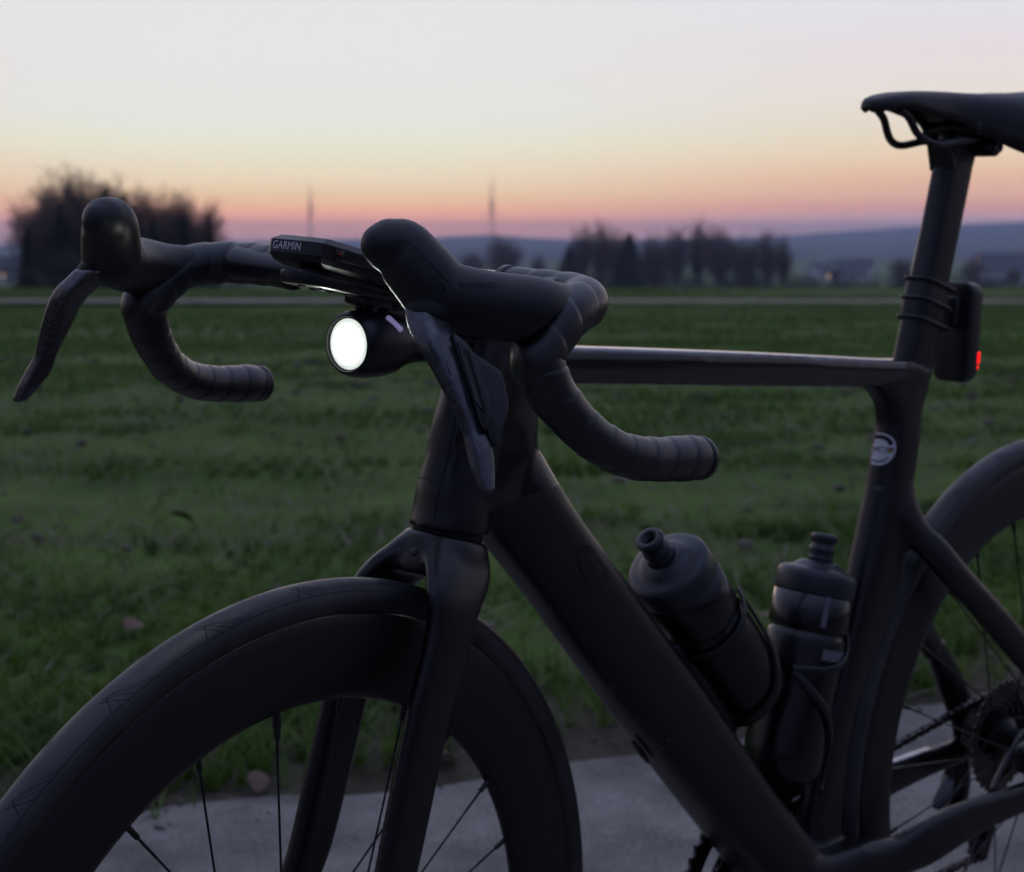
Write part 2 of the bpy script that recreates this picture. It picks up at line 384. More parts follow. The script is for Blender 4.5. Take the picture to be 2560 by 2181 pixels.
HEAD_TUBE = [[-388.2, -0.0, 808.5, 0.949, -0.315, 23.7, 22.0], [-396.1, 0.0, 784.6, 0.953, -0.302, 25.9, 22.0], [-402.7, 0.0, 762.7, 0.962, -0.272, 27.3, 22.5], [-409.6, 0.0, 736.8, 0.961, -0.276, 27.9, 24.0], [-416.9, 0.0, 713.2, 0.962, -0.272, 29.4, 26.0], [-420.9, 0.0, 697.0, 0.975, -0.223, 28.3, 28.0], [-423.5, 0.0, 684.6, 0.979, -0.204, 30.3, 29.0]]
TOP_TUBE = [[-349.6, -0.0, 804.0, 0.097, 0.995, 14.0, 21.0], [-295.7, 0.0, 798.7, 0.09, 0.996, 14.8, 20.0], [-198.6, 0.0, 790.4, 0.087, 0.996, 14.9, 19.0], [-96.5, 0.0, 781.4, 0.088, 0.996, 14.9, 17.0], [16.3, 0.0, 771.4, 0.089, 0.996, 14.2, 15.5], [103.2, 0.0, 763.5, 0.091, 0.996, 13.5, 15.0]]
SEAT_TUBE = [[169.8, 0.0, 767.2, 0.883, -0.469, 22.8, 15.0], [159.9, 0.0, 748.5, 0.905, -0.425, 26.7, 15.5], [152.0, 0.0, 729.4, 0.965, -0.263, 29.2, 16.0], [148.4, 0.0, 706.6, 0.985, -0.174, 24.7, 17.0], [142.6, 0.0, 676.2, 0.978, -0.208, 26.0, 17.0], [134.5, 0.0, 641.0, 0.977, -0.212, 25.4, 18.0], [120.3, 0.0, 573.0, 0.96, -0.279, 32.9, 19.0], [98.6, 0.0, 517.7, 0.919, -0.394, 29.3, 16.0], [69.0, 0.0, 453.4, 0.933, -0.36, 20.6, 14.0], [52.7, 0.0, 398.8, 0.968, -0.252, 22.0, 14.0], [43.0, 0.0, 353.6, 0.981, -0.195, 24.7, 15.0], [36.6, 0.0, 317.5, 0.985, -0.175, 27.8, 17.0]]
SEAT_POST = [[166.7, 0.0, 757.7, -0.957, 0.29, 22.3, 12.5], [170.0, 0.0, 768.7, -0.961, 0.277, 22.6, 12.5], [190.8, 0.0, 841.2, -0.959, 0.285, 21.5, 12.5], [208.0, 0.0, 896.4, -0.957, 0.29, 21.1, 12.5], [223.4, 0.0, 949.0, -0.961, 0.278, 21.5, 12.5], [230.6, 0.0, 974.7, -0.962, 0.272, 21.0, 12.5]]
SEAT_STAY = [[140.3, -12.0, 633.1, 0.896, 0.445, 19.4, 12.0], [153.7, -22.0, 606.1, 0.829, 0.559, 16.5, 10.0], [170.5, -32.0, 588.3, 0.742, 0.67, 16.6, 9.0], [197.8, -43.0, 557.4, 0.698, 0.716, 16.2, 8.5], [263.0, -55.0, 498.0, 0.675, 0.738, 17.1, 8.0], [322.3, -63.0, 443.5, 0.677, 0.736, 16.2, 8.0]]
CHAIN_STAY = [[45.1, -34.0, 303.5, 0.08, 0.997, 21.6, 16.0], [94.0, -44.0, 299.6, -0.021, 1.0, 19.1, 12.0], [142.2, -53.0, 305.6, -0.126, 0.992, 23.6, 10.0], [199.3, -58.0, 312.9, -0.076, 0.997, 21.1, 9.0], [255.1, -61.0, 314.1, -0.007, 1.0, 17.4, 8.5], [321.6, -64.0, 313.7, 0.018, 1.0, 15.4, 8.5], [391.7, -66.0, 311.6, 0.03, 1.0, 14.0, 9.0]]
FORK_LEG = [[-443.7, -22.0, 677.5, 0.914, -0.406, 35.8, 11.0], [-448.5, -29.0, 666.8, 0.935, -0.354, 30.1, 10.5], [-454.0, -35.0, 650.2, 0.942, -0.334, 25.9, 9.5], [-461.1, -38.0, 631.3, 0.941, -0.339, 24.3, 9.0], [-470.7, -39.5, 604.0, 0.932, -0.363, 22.7, 8.5], [-484.7, -40.0, 570.7, 0.947, -0.321, 21.9, 8.0], [-504.6, -41.0, 504.0, 0.958, -0.288, 21.6, 8.0], [-518.9, -42.0, 457.0, 0.957, -0.29, 20.4, 8.0]]
FORK_CROWN = [[-425.1, 0.0, 681.8, 0.953, -0.302, 26.6, 29.0], [-427.9, 0.0, 673.1, 0.953, -0.302, 19.9, 37.0]]
DROP_BAR = [[-547.2, -179.0, 859.8, 0.864, -0.504, 12.5, 12.5], [-556.0, -181.0, 844.7, 0.953, -0.302, 14.8, 14.8], [-554.9, -183.0, 835.4, 0.956, 0.292, 15.1, 15.1], [-550.1, -185.0, 825.4, 0.873, 0.488, 14.5, 14.5], [-544.7, -188.0, 817.1, 0.785, 0.619, 14.0, 14.0], [-534.8, -192.0, 806.0, 0.712, 0.702, 14.0, 14.0], [-521.8, -197.0, 793.9, 0.577, 0.817, 13.8, 13.8], [-501.2, -202.0, 782.3, 0.402, 0.916, 13.6, 13.6], [-481.6, -205.0, 776.2, 0.221, 0.975, 14.2, 14.2], [-459.1, -207.0, 772.7, 0.119, 0.993, 14.2, 14.2], [-434.7, -209.0, 770.6, 0.092, 0.996, 14.9, 14.9], [-419.5, -210.0, 769.0, 0.099, 0.995, 14.2, 14.2]]
HOOD = [[-498, -167, 873, 11.5], [-516, -173.5, 870, 15], [-537, -180.5, 868.5, 18], [-560, -180, 871, 20.2], [-579.5, -171, 873.5, 20], [-594, -162, 876.5, 19.6], [-604, -154.5, 879, 19.6], [-611, -149, 880.5, 19.9], [-614.5, -144.5, 888, 20.3], [-619.5, -138.8, 896.5, 19.6], [-624.5, -133, 905, 18.4], [-630.5, -129.7, 907.5, 15.8], [-636.5, -127.6, 908.5, 11.8]]
LEVER = [[-624, -151.5, 872, 1, 0, 9.6, 9.4], [-626.5, -156.5, 866, 1, 0, 10.3, 9.8], [-629.5, -162.5, 860, 1, 0, 10.2, 9.6], [-632, -168.5, 853, 1, 0, 9.2, 8.4], [-632.8, -177.5, 841, 1, 0, 7.8, 6.8], [-632.8, -187, 826, 1, 0, 6.4, 5.4], [-631.6, -195, 811.5, 1, 0, 5.9, 4.9], [-632.2, -201.5, 800.5, 1, 0, 6.8, 5.6], [-635.2, -207, 790.5, 1, 0, 6.0, 5.2], [-638.2, -212.5, 781, 1, 0, 4.0, 4.0]]
RIBBED_OUTLINE = [[-624.3, -172.6, 860.1], [-621.4, -176.7, 858.5], [-619.3, -183.4, 852.0], [-620.3, -192.5, 837.9], [-622.0, -200.0, 824.9], [-625.2, -203.0, 816.2], [-629.0, -203.8, 809.5], [-630.2, -200.0, 813.2], [-628.0, -189.3, 831.3], [-625.9, -177.3, 851.2]]
PADDLE_N = [-0.637, -0.628, 0.447]
PADDLE_OUTLINE = [[-618.9, -177.1, 854.8], [-616.9, -181.4, 851.6], [-614.0, -186.8, 848.1], [-609.7, -195.6, 841.9], [-609.4, -198.9, 837.7], [-611.6, -204.4, 826.9], [-614.5, -207.1, 819.0], [-620.1, -208.0, 809.7], [-625.4, -208.4, 801.6], [-626.8, -202.0, 808.5], [-624.7, -192.0, 825.6]]

# ------------------------------------------------------------------ the bicycle: local frame x = rearwards, y = its right side, z = up, origin on the road under the bottom bracket
BIKE_M = Matrix(((0.731754, -0.681565, 0.002365, 0), (0.681313, 0.731379, -0.029963, 0), (0.018692, 0.023536, 0.999548, 0), (0, 0, 0, 1)))
S0 = np.array([-0.53565, 0, 0.32291]); S_AX = np.array([0.288666, 0, 0.95743]); STEER = R(8.3643)
S_M = np.array(Matrix.Rotation(STEER, 3, Vector(S_AX)))
def steer(V): return (np.asarray(V, float) - S0) @ S_M.T + S0
def svf(vf): return steer(vf[0]), vf[1]
def sdir(d): return S_M @ np.asarray(d, float)
def mir(vf): return np.asarray(vf[0]) * np.array([1, -1, 1]), [f[::-1] for f in vf[1]]
AX_R = np.array([0.404, 0, 0.3362]); AX_F = np.array([0.404 - 0.98373, 0, 0.3362])

bike = empty('bicycle', BIKE_M)
tag(bike, 'matte black aero road bicycle standing on the path in the foreground', 'bicycle')

def build_frame():
    mb = MB()
    mb.add(*section_tube(DOWN_TUBE + [[20, 0, 268, 0.74, 0.67, 33, 36]], 3, 6, 36))
    mb.add(*section_tube(HEAD_BLADE, 3.4, 5, 40))
    mb.add(*section_tube(HEAD_TUBE, 2.2, 5, 36))
    mb.add(*section_tube([[-385, 0, 805, 0.09, 0.996, 15, 21]] + TOP_TUBE + [[150, 0, 759.5, 0.09, 0.996, 14, 15]], 7, 5, 48))
    st = [list(r) for r in SEAT_TUBE]
    for r in st[:3]: r[3], r[4] = 0.962, -0.272
    st[0][5] = 23.5; st[1][5] = 24.5; st[2][5] = 25.0
    mb.add(*section_tube(st, 3, 5, 36))
    # curved web under the top tube
    mb.add(*section_tube([[100, 0, 760, 0.25, 0.97, 11, 13], [118, 0, 753, 0.5, 0.86, 15, 14], [134, 0, 740, 0.75, 0.66, 17.5, 15], [143, 0, 718, 0.93, 0.36, 19, 15.5]], 3, 5, 28))
    # bottom bracket shell and the swell between it and the stays
    for s in (-1, 1): mb.add(*section_tube([[-30, s * 24, 300, 0.3, 0.95, 34, 16], [10, s * 28, 288, 0.15, 0.98, 36, 18], [55, s * 34, 298, 0.08, 0.99, 26, 16], [95, s * 42, 300, 0.0, 1, 20, 13]], 3, 5, 28))
    mb.add(*lathe([(0.036, -0.043), (0.037, -0.03), (0.036, 0.0), (0.037, 0.03), (0.036, 0.043)], (0.0, 0, 0.266), (0, 1, 0), 40))
    mb.add(*section_tube([[-8, 0, 250, 0.2, 0.98, 30, 38], [40, 0, 290, 0.2, 0.98, 30, 36], [78, 0, 300, 0.1, 0.99, 20, 34]], 3, 5, 30))
    for s in (False, True):
        mb.add(*section_tube([[147, -5, 662, 0.96, 0.2, 15, 11]] + SEAT_STAY, 2.5, 5, 28, dome1=0.01, mirror=s))
        mb.add(*section_tube(CHAIN_STAY, 3.2, 5, 28, dome1=0.01, mirror=s))
        # dropout
        sg = 1 if s else -1
        mb.add(*section_tube([[330, sg * 64, 440, 0.68, 0.73, 15, 7], [365, sg * 66, 395, 0.8, 0.6, 20, 7], [398, sg * 67, 345, 0.95, 0.2, 22, 7], [402, sg * 67, 315, 0.95, 0.2, 20, 7]], 3, 4, 24, dome1=0.008))
    me = fuse(mb, 'frame', 0.0026, 14, 0.5)
    # keep the skin of the frame
    fr = obj('frame', me, 'frame', bike)
    return fr
frame = build_frame()
F_BVH = bvh_of(frame.data)

def build_frame_details():
    # seat post with flat sides
    sp = part('seat_post', section_tube([[160, 0, 735, -0.96, 0.28, 21, 12.3]] + SEAT_POST, 4, 5, 40), 'fork', bike)
    # seat clamp head
    hd = MB()
    hd.add(*section_tube([[229, 0, 962, -0.96, 0.28, 21.3, 13], [233, 0, 980, -0.96, 0.28, 21, 15], [238, 0, 996, -0.96, 0.28, 17, 16]], 3, 4, 30))
    hd.add(*lathe([(0.0085, -0.031), (0.0095, -0.029), (0.0095, 0.029), (0.0085, 0.031)], (0.252, 0, 0.975), (0, 1, 0), 24))
    hd.add(*rbox((0.040, 0.064, 0.013), 0.004, 2, Matrix.Translation((0.236, 0, 0.992)) @ Matrix.Rotation(R(2), 4, 'Y')))
    hd.add(*rbox((0.011, 0.026, 0.030), 0.003, 2, Matrix.Translation((0.2055, 0, 0.966)) @ Matrix.Rotation(R(-16), 4, 'Y')))
    cl = part('saddle_clamp', hd, 'plastic', sp, sharp=40)
    for s in (-1, 1):
        part('clamp_bolt', lathe([(0.0055, 0), (0.0055, 0.004), (0.003, 0.0042), (0.003, 0.001)], (0.252, s * 0.031, 0.975), (0, s, 0), 18), 'steel', sp, sharp=40)
    # UCI approval sticker on the left face of the seat tube
    CST = np.array([0.80, 0.60, 0.0]); c0 = np.array([0.1185, 0.0005, 0.6890]) - CST * 0.05; ux = (0.60, -0.80, 0.0); uy = (0.25, 0, 0.97)
    def disc(r0, r1, a0=0, a1=2 * math.pi, n=40, m=5):
        V = []; F = []
        for i in range(m + 1):
            rr = r0 + (r1 - r0) * i / m
            for j in range(n + 1):
                t = a0 + (a1 - a0) * j / n; V.append((rr * math.cos(t), rr * math.sin(t), 0))
        for i in range(m):
            for j in range(n):
                a = i * (n + 1) + j; F.append((a, a + 1, a + n + 2, a + n + 1))
        return np.array(V), F
    V, F = disc(0.0002, 0.0158)
    st = part('approval_sticker', largest(press(V, F, c0, ux, uy, CST, F_BVH, 0.0005)), 'white_sticker', frame)
    tag(st, 'round white sticker printed UCI on the seat tube')
    def ink(name, V, F, m, lift=0.0008): return part(name, press(V, F, c0, ux, uy, CST, F_BVH, lift), m, frame)
    for a, b_, r0, r1, mt in ((25, 155, 0.0100, 0.0140, 'print_and_gap_black'), (235, 325, 0.0110, 0.0128, 'grey_print')):
        V, F = disc(r0, r1, R(a), R(b_), 40, 2); part('sticker_band', largest(press(V, F, c0, ux, uy, CST, F_BVH, 0.0008)), mt, frame)
    V, F = text_mesh('UCI', 0.0056); V[:, 0] *= 1.15; V[:, 0] += 0.000; ink('sticker_text', V, F, 'print_and_gap_black', 0.0010)
    for k, c in enumerate(((0.02, 0.05, 0.30), (0.45, 0.02, 0.03), (0.01, 0.01, 0.01), (0.65, 0.5, 0.02), (0.02, 0.25, 0.06))):
        mm = mat('sticker_stripe_%d' % k, c, 0.4)
        V = np.array([(0.0082, 0.0024 - k * 0.001, 0), (0.0140, 0.0024 - k * 0.001, 0), (0.0140, 0.0014 - k * 0.001, 0), (0.0082, 0.0014 - k * 0.001, 0)])
        ink('sticker_stripe', V, [(0, 1, 2, 3)], mm, 0.0010)
    V, F = text_mesh('181', 0.0055); V[:, 0] *= 0.9
    part('size_print', press(V, F, np.array([0.1090, -0.0080, 0.6530]) - CST * 0.05, ux, uy, CST, F_BVH, 0.0006), 'grey_print', frame)
    # faint gloss lettering of the maker on the down tube is too dark to read in the dusk; only its first oval shows
    d = np.array([0.655, 0, -0.755]); q = np.array([0.752, 0, 0.66])
    V, F = disc(0.0135, 0.0200, R(25), R(335), 48, 2); V[:, 1] *= 0.62; V[:, 0] *= 1.15
    part('gloss_lettering', press(V, F, np.array([-0.2980, -0.06, 0.6420]), d, q, (0, 1, 0), F_BVH, 0.0004), 'gloss', frame)
    # grey dirt specks thrown on the down tube by the wheel
    mb = MB()
    for i in range(46):
        t = rng.uniform(0.15, 1); p = np.array([-0.372, -0.06, 0.652]) + d * t * 0.36 + q * abs(rng.normal(0.006, 0.006))
        V, F = disc(0.00005, rng.uniform(0.0003, 0.0011), 0, 2 * math.pi, 7, 1); V[:, 0] *= rng.uniform(0.7, 1.6)
        mb.add(*press(V, F, p, d, q, (0, 1, 0), F_BVH, 0.0003))
    o = part('mud_speck', mb, mat('dry_mud', (0.16, 0.14, 0.12), 0.9), frame); tag(o, kind='stuff')
    # head tube front cover panels with dark joints
    th0 = np.array([0.2887, 0, 0.9574])
    def strip(z0, z1, y0, y1, m=24):
        V = []; F = []
        for i in range(m + 1):
            z = z0 + (z1 - z0) * i / m
            for j in range(3):
                V.append((z, y0 + (y1 - y0) * j / 2, 0))
        for i in range(m):
            for j in range(2): a = i * 3 + j; F.append((a, a + 1, a + 4, a + 3))
        return np.array(V), F
    HC = np.array([0.957, 0, -0.2887]); HO = np.array([-0.4515, 0, 0.690]) - HC * 0.05
    for (z0, z1, y0, y1, mt) in ((0.008, 0.125, -0.0128, -0.0120, 'groove'), (0.008, 0.125, 0.0120, 0.0128, 'groove'), (0.030, 0.118, -0.0185, -0.0150, 'gloss')):
        V, F = strip(z0, z1, y0, y1)
        part('head_panel_joint' if mt == 'groove' else 'gloss_stripe', largest(press(V, F, HO, th0, (0, 1, 0), HC, F_BVH, 0.0004)), mt, frame)
    V = []; F = []
    for i in range(27):
        for j in range(3): V.append((0.036 + 0.0004 * j, -0.026 + 0.002 * i, 0))
    for i in range(26):
        for j in range(2): a = i * 3 + j; F.append((a, a + 1, a + 4, a + 3))
    part('head_panel_joint', largest(press(np.array(V), F, HO, th0, (0, 1, 0), HC, F_BVH, 0.0004)), 'groove', frame)
    # cable grommet under the down tube
    part('cable_grommet', section_tube([[-216, 3, 474, 0.75, 0.66, 1.5, 3], [-208, 3, 464.5, 0.75, 0.66, 2.5, 3.5], [-200, 3, 455, 0.75, 0.66, 1.5, 3]], 2.2, 4, 20, dome0=0.004, dome1=0.004), 'plastic', frame)
build_frame_details()

def build_fork():
    mb = MB()
    # steerer crown under the head tube, then shoulders running into flat blades
    mb.add(*section_tube([[-424.3, 0, 681.0, 0.957, -0.289, 30.5, 28.8], [-428.5, 0, 670.5, 0.957, -0.289, 33, 33], [-434, 0, 659, 0.957, -0.289, 33, 34], [-438, 0, 652, 0.957, -0.289, 30, 26]], 2.2, 4, 36))
    tip = [[-532, -44, 425, 0.957, -0.29, 18.5, 8], [-546, -46, 385, 0.95, -0.3, 17, 8], [-564, -48, 350, 0.95, -0.3, 16, 8], [-577, -49, 328, 0.95, -0.3, 14, 8]]
    for s in (False, True):
        legs = [list(r) for r in FORK_LEG]
        for r in legs[:3]: r[3], r[4] = 0.95, -0.31; r[5] = min(r[5], 35)
        mb.add(*section_tube([[-427, -11, 676, 0.957, -0.289, 30, 15], [-432, -17, 668, 0.957, -0.289, 32, 15], [-439, -24, 660.5, 0.955, -0.295, 32.5, 13.5], [-447.5, -30.5, 652, 0.95, -0.31, 31, 11.5], [-456, -35.5, 643, 0.945, -0.33, 28, 10]] + legs[3:] + tip, 2.8, 5, 32, dome1=0.008, mirror=s))
    mb.v = [steer(v) for v in mb.v]
    me = fuse(mb, 'fork', 0.0022, 16, 0.5)
    return obj('fork', me, 'fork', bike)
fork = build_fork()
def build_bearing_gap():
    part('headset_gap', svf(section_tube([[-425.6, 0, 676.0, 0.957, -0.289, 26.5, 25.0], [-421.4, 0, 692, 0.957, -0.289, 26.5, 25.0]], 2.2, 2, 40)), 'print_and_gap_black', fork)
    d = sdir((0.9, 0.35, -0.28)); h = bvh_of(fork.data).ray_cast(Vector(steer((-0.56, -0.040, 0.706))), Vector(d), 0.3)
    if h[0] is not None: part('fork_plug', lathe([(0.0030, 0), (0.0028, 0.0008), (0.0004, 0.0010)], np.array(h[0]), np.array(h[1]), 16), 'dark_steel', fork)
    # near brake caliper and its mount on the left blade
    part('brake_caliper', svf(rbox((0.034, 0.030, 0.062), 0.007, 3, Matrix.Translation((-0.512, -0.050, 0.392)) @ Matrix.Rotation(R(17), 4, 'Y'))), 'plastic', fork)
build_bearing_gap()

# ------------------------------------------------------------------ wheels
def tyre_profile(n=30):
    c, r = 0.3222, 0.0138; out = []
    for a in np.linspace(-128, 128, n):
        out.append((c + r * math.cos(R(a)), r * math.sin(R(a)) * 1.02))
    return out
RIM_PROF = [(0.3128, -0.0118), (0.3105, -0.0128), (0.304, -0.0134), (0.292, -0.0136), (0.280, -0.0128), (0.268, -0.0108), (0.258, -0.0078), (0.2525, -0.0045), (0.2503, 0), (0.2525, 0.0045), (0.258, 0.0078), (0.268, 0.0108), (0.280, 0.0128), (0.292, 0.0136), (0.304, 0.0134), (0.3105, 0.0128), (0.3128, 0.0118), (0.3095, 0.009), (0.3085, 0), (0.3095, -0.009)]
SPOKE_ME = {}
def build_wheel(name, ax, tr, front):
    ax = np.asarray(ax, float)
    def T(vf): return (tr(vf[0]), vf[1])
    rim = part(name, T(lathe(RIM_PROF, ax, (0, 1, 0), 160, up=(1, 0, 0), close=True)), 'rim', bike)
    tyre = part('tyre', T(lathe(tyre_profile(), ax, (0, 1, 0), 160, up=(1, 0, 0), close=True)), 'tyre', rim)
    # tread hatching: fine grooves in little triangular fields, alternately left and right
    mb = MB(); c, r = 0.3222, 0.01392
    def on(a, phi): return ax + np.array([math.cos(a) * (c + r * math.cos(phi)), 1.02 * r * math.sin(phi), math.sin(a) * (c + r * math.cos(phi))])
    def line(a0, p0, a1, p1, w=0.0011):
        n = 6; V = []; F = []
        for i in range(n + 1):
            t = i / n; a = a0 + (a1 - a0) * t; p = p0 + (p1 - p0) * t
            V += [on(a - w, p), on(a + w, p)]
        for i in range(n): F.append((2 * i, 2 * i + 1, 2 * i + 3, 2 * i + 2))
        mb.add(np.array(V), F)
    npat = 26
    for k in range(npat):
        a = 2 * math.pi * k / npat + 0.09
        for s in (-1, 1):
            aa = a + (math.pi / npat if s > 0 else 0)
            for q in range(4): line(aa - 0.055 + q * 0.022, s * R(54), aa + 0.020 + q * 0.010, s * R(18 - q * 2))
            line(aa - 0.052, s * R(53), aa + 0.042, s * R(50), 0.0009); line(aa - 0.020, s * R(40), aa + 0.038, s * R(34), 0.0009); line(aa + 0.048, s * R(56), aa + 0.030, s * R(14))
    # thin moulding ring where tread meets side wall
    for s in (-1, 1):
        V = []; F = []; m = 200
        for i in range(m):
            a = 2 * math.pi * i / m; V += [on(a, s * R(57.5)), on(a, s * R(59.5))]
        for i in range(m): j = (i + 1) % m; F.append((2 * i, 2 * i + 1, 2 * j + 1, 2 * j))
        mb.add(np.array(V), F)
    V = mb.V(); mb.v = [tr(V)]
    tg = part('tread_groove', mb, 'groove', rim); tag(tg, kind='stuff')
    # hub
    yl, yr = (-0.020, 0.026) if front else (-0.033, 0.020)
    w = 0.040 if front else 0.066
    hub = part('hub', T(lathe([(0.007, -w), (0.010, -w + 0.004), (0.0135, -w + 0.008), (0.0135, yl - 0.006), (0.021, yl - 0.004), (0.022, yl), (0.021, yl + 0.004), (0.012, yl + 0.010), (0.0115, yr - 0.010), (0.021, yr - 0.004), (0.022, yr), (0.021, yr + 0.004), (0.0135, yr + 0.008), (0.0135, w - 0.006), (0.008, w)], ax, (0, 1, 0), 40)), 'plastic', rim, sharp=35)
    # 24 spokes with nipples
    for k in range(24):
        th = R(3.7 + 15 * k) if front else R(9 + 15 * k)
        left = k % 2 == 0; sg = -1 if (k // 2) % 2 == 0 else 1
        yf = yl if left else yr
        p0 = ax + np.array([math.cos(th) * 0.2515, -0.002 if left else 0.002, math.sin(th) * 0.2515])
        tf = th + sg * R(68)
        p1 = ax + np.array([math.cos(tf) * 0.0205, yf, math.sin(tf) * 0.0205])
        dv = (p1 - p0); ln = np.linalg.norm(dv); dv /= ln
        V1, F1 = path_tube([p0, p0 + dv * 0.011, p0 + dv * 0.0112, p0 + dv * 0.030, p0 + dv * 0.036, p1 - dv * 0.02, p1], [0.0023, 0.0021, 0.0011, 0.0011, 0.00085, 0.00085, 0.0011], 8)
        part('spoke', (tr(V1), F1), 'spoke', rim, sharp=50)
    # valve
    th = R(93.2) if front else R(250)
    dv = -np.array([math.cos(th), 0, math.sin(th)]); p0 = ax - dv * 0.252
    part('valve_stem', (lambda vf: (tr(vf[0]), vf[1]))(path_tube([p0 - dv * 0.002, p0 + dv * 0.012, p0 + dv * 0.0125, p0 + dv * 0.019, p0 + dv * 0.0195, p0 + dv * 0.027], [0.0031, 0.0031, 0.0024, 0.0026, 0.0012, 0.0012], 10)), 'dark_steel', rim, sharp=40)
    # disc rotor on the left
    yy = -0.031 if front else -0.052
    mb = MB(); ro, ri = (0.080, 0.067) if front else (0.070, 0.057)
    mb.add(*lathe([(ri, -0.0009), (ro, -0.0009), (ro, 0.0009), (ri, 0.0009)], ax + np.array([0, yy, 0]), (0, 1, 0), 72, up=(1, 0, 0), close=True))
    for k in range(6):
        a = R(60 * k + 10); b = a + R(34)
        mb.add(*path_tube([ax + np.array([math.cos(b) * 0.018, yy, math.sin(b) * 0.018]), ax + np.array([math.cos(a + 0.2) * 0.042, yy, math.sin(a + 0.2) * 0.042]), ax + np.array([math.cos(a) * (ri + 0.002), yy, math.sin(a) * (ri + 0.002)])], 0.0026, 8, 3))
    mb.add(*lathe([(0.014, -0.003), (0.024, -0.002), (0.024, 0.002), (0.014, 0.003)], ax + np.array([0, yy, 0]), (0, 1, 0), 32, close=True))
    mb.v = [tr(v) for v in mb.v]
    part('brake_rotor', mb, 'dark_steel', rim, sharp=40)
    # through axle end
    part('axle_end', T(lathe([(0.006, -w - 0.016), (0.009, -w - 0.014), (0.009, -w + 0.002), (0.004, -w + 0.003)], ax, (0, 1, 0), 24)), 'dark_steel', rim, sharp=40)
    return rim
front_wheel = build_wheel('front_wheel', AX_F, steer, True)
rear_wheel = build_wheel('rear_wheel', AX_R, lambda V: np.asarray(V, float), False)

# ------------------------------------------------------------------ cockpit
BAR_PATH = [(-0.487, 0.0, 0.873), (-0.487, -0.05, 0.873), (-0.487, -0.10, 0.873), (-0.4868, -0.130, 0.873), (-0.4878, -0.150, 0.8728), (-0.4935, -0.1650, 0.8722), (-0.505, -0.1745, 0.8712), (-0.521, -0.1788, 0.8685), (-0.5375, -0.1800, 0.8615)] + [tuple(np.array(r[:3]) / 1000) for r in DROP_BAR[1:]]
BAR_RAD = [0.0155] * 8 + [0.0168] + [max(r[5], 16.6 - 0.6 * i) / 1000 if i < 4 else r[5] / 1000 for i, r in enumerate(DROP_BAR[1:])]
def build_cockpit():
    # one-piece bar: aero tops with the stem
    mb = MB()
    th = np.linspace(0, 2 * math.pi, 36, endpoint=False)
    rings = []
    for y in np.linspace(-0.152, 0.152, 31):
        t = abs(y) / 0.152; a = 0.0195 - 0.004 * t ** 3; b = 0.0105 + 0.0025 * t ** 3
        x = -0.487 - 0.006 * (t ** 4)
        rings.append(np.column_stack([x + a * np.sign(np.cos(th)) * np.abs(np.cos(th)) ** 0.85, np.full(36, y), 0.8735 + b * np.sign(np.sin(th)) * np.abs(np.sin(th)) ** 0.9 + np.cos(th) * 0.002]))
    mb.add(*skin(np.array(rings)))
    mb.add(*section_tube([[-487, 0, 873, 0.15, 0.99, 12, 21], [-455, 0, 864, 0.25, 0.97, 16, 21], [-420, 0, 850, 0.35, 0.94, 20, 22], [-385, 0, 838, 0.4, 0.92, 19, 21]], 3, 5, 32, dome1=0.012))
    mb.add(*section_tube([[-381, 0, 842, 0.957, -0.289, 24, 22], [-390, 0, 812, 0.957, -0.289, 25, 22], [-396, 0, 792, 0.957, -0.289, 26, 22]], 2.4, 4, 32, dome0=0.005))
    mb.v = [steer(v) for v in mb.v]
    bar = obj('handlebar', fuse(mb, 'handlebar', 0.0022, 3, 0.4), 'frame', bike)
    bar.data.materials.clear(); bar.data.materials.append(mat('satin_bar', (0.016, 0.016, 0.018), 0.26, spec=0.5, rvar=0.04))
    pitch = 0.0205
    for s in (False, True):
        # tape: overlapped wraps, each laid a little proud of the next
        def wrap(sv, t):
            ph = (sv / pitch + (t if not s else -t) / (2 * math.pi) * 1.0 + 0.018 * math.sin(sv * 61)) % 1.0
            e = 1.0 + 0.050 * (1 - ph) if ph > 0.10 else 1.005 + 0.040 * ph / 0.10
            return e + 0.030 * math.sin(ph * math.pi) * (0.5 + 0.5 * math.sin(sv * 23.0))
        P = np.array(BAR_PATH[2:], float); rr = np.array(BAR_RAD[2:]) * 0.965
        Q = np.column_stack([P, rr]); Q = pchip_rows(Q, 22)
        # begin of the tape 85 mm from the middle
        V, F = path_tube(Q[:, :3], Q[:, 3], 40, 1, True, wrap=wrap)
        vf = (V, F)
        if s: vf = mir(vf)
        tape = part('bar_tape', svf(vf), 'tape', bar)
        # end plug
        p = P[-1]; d = P[-1] - P[-2]; d /= np.linalg.norm(d)
        vf = lathe([(0.0143, -0.002), (0.0146, 0.001), (0.0143, 0.0035), (0.0125, 0.0055), (0.008, 0.0066), (0.001, 0.0070)], p + d * 0.0005, d, 36)
        if s: vf = mir(vf)
        part('bar_end_plug', svf(vf), 'plastic', bar)
        # finishing strip near the middle
        vf = path_tube([(-0.487, -0.098, 0.873), (-0.487, -0.104, 0.873)], 0.0163, 32)
        part('tape_finisher', svf(mir(vf) if s else vf), 'plastic', bar)
    return bar
bar = build_cockpit()

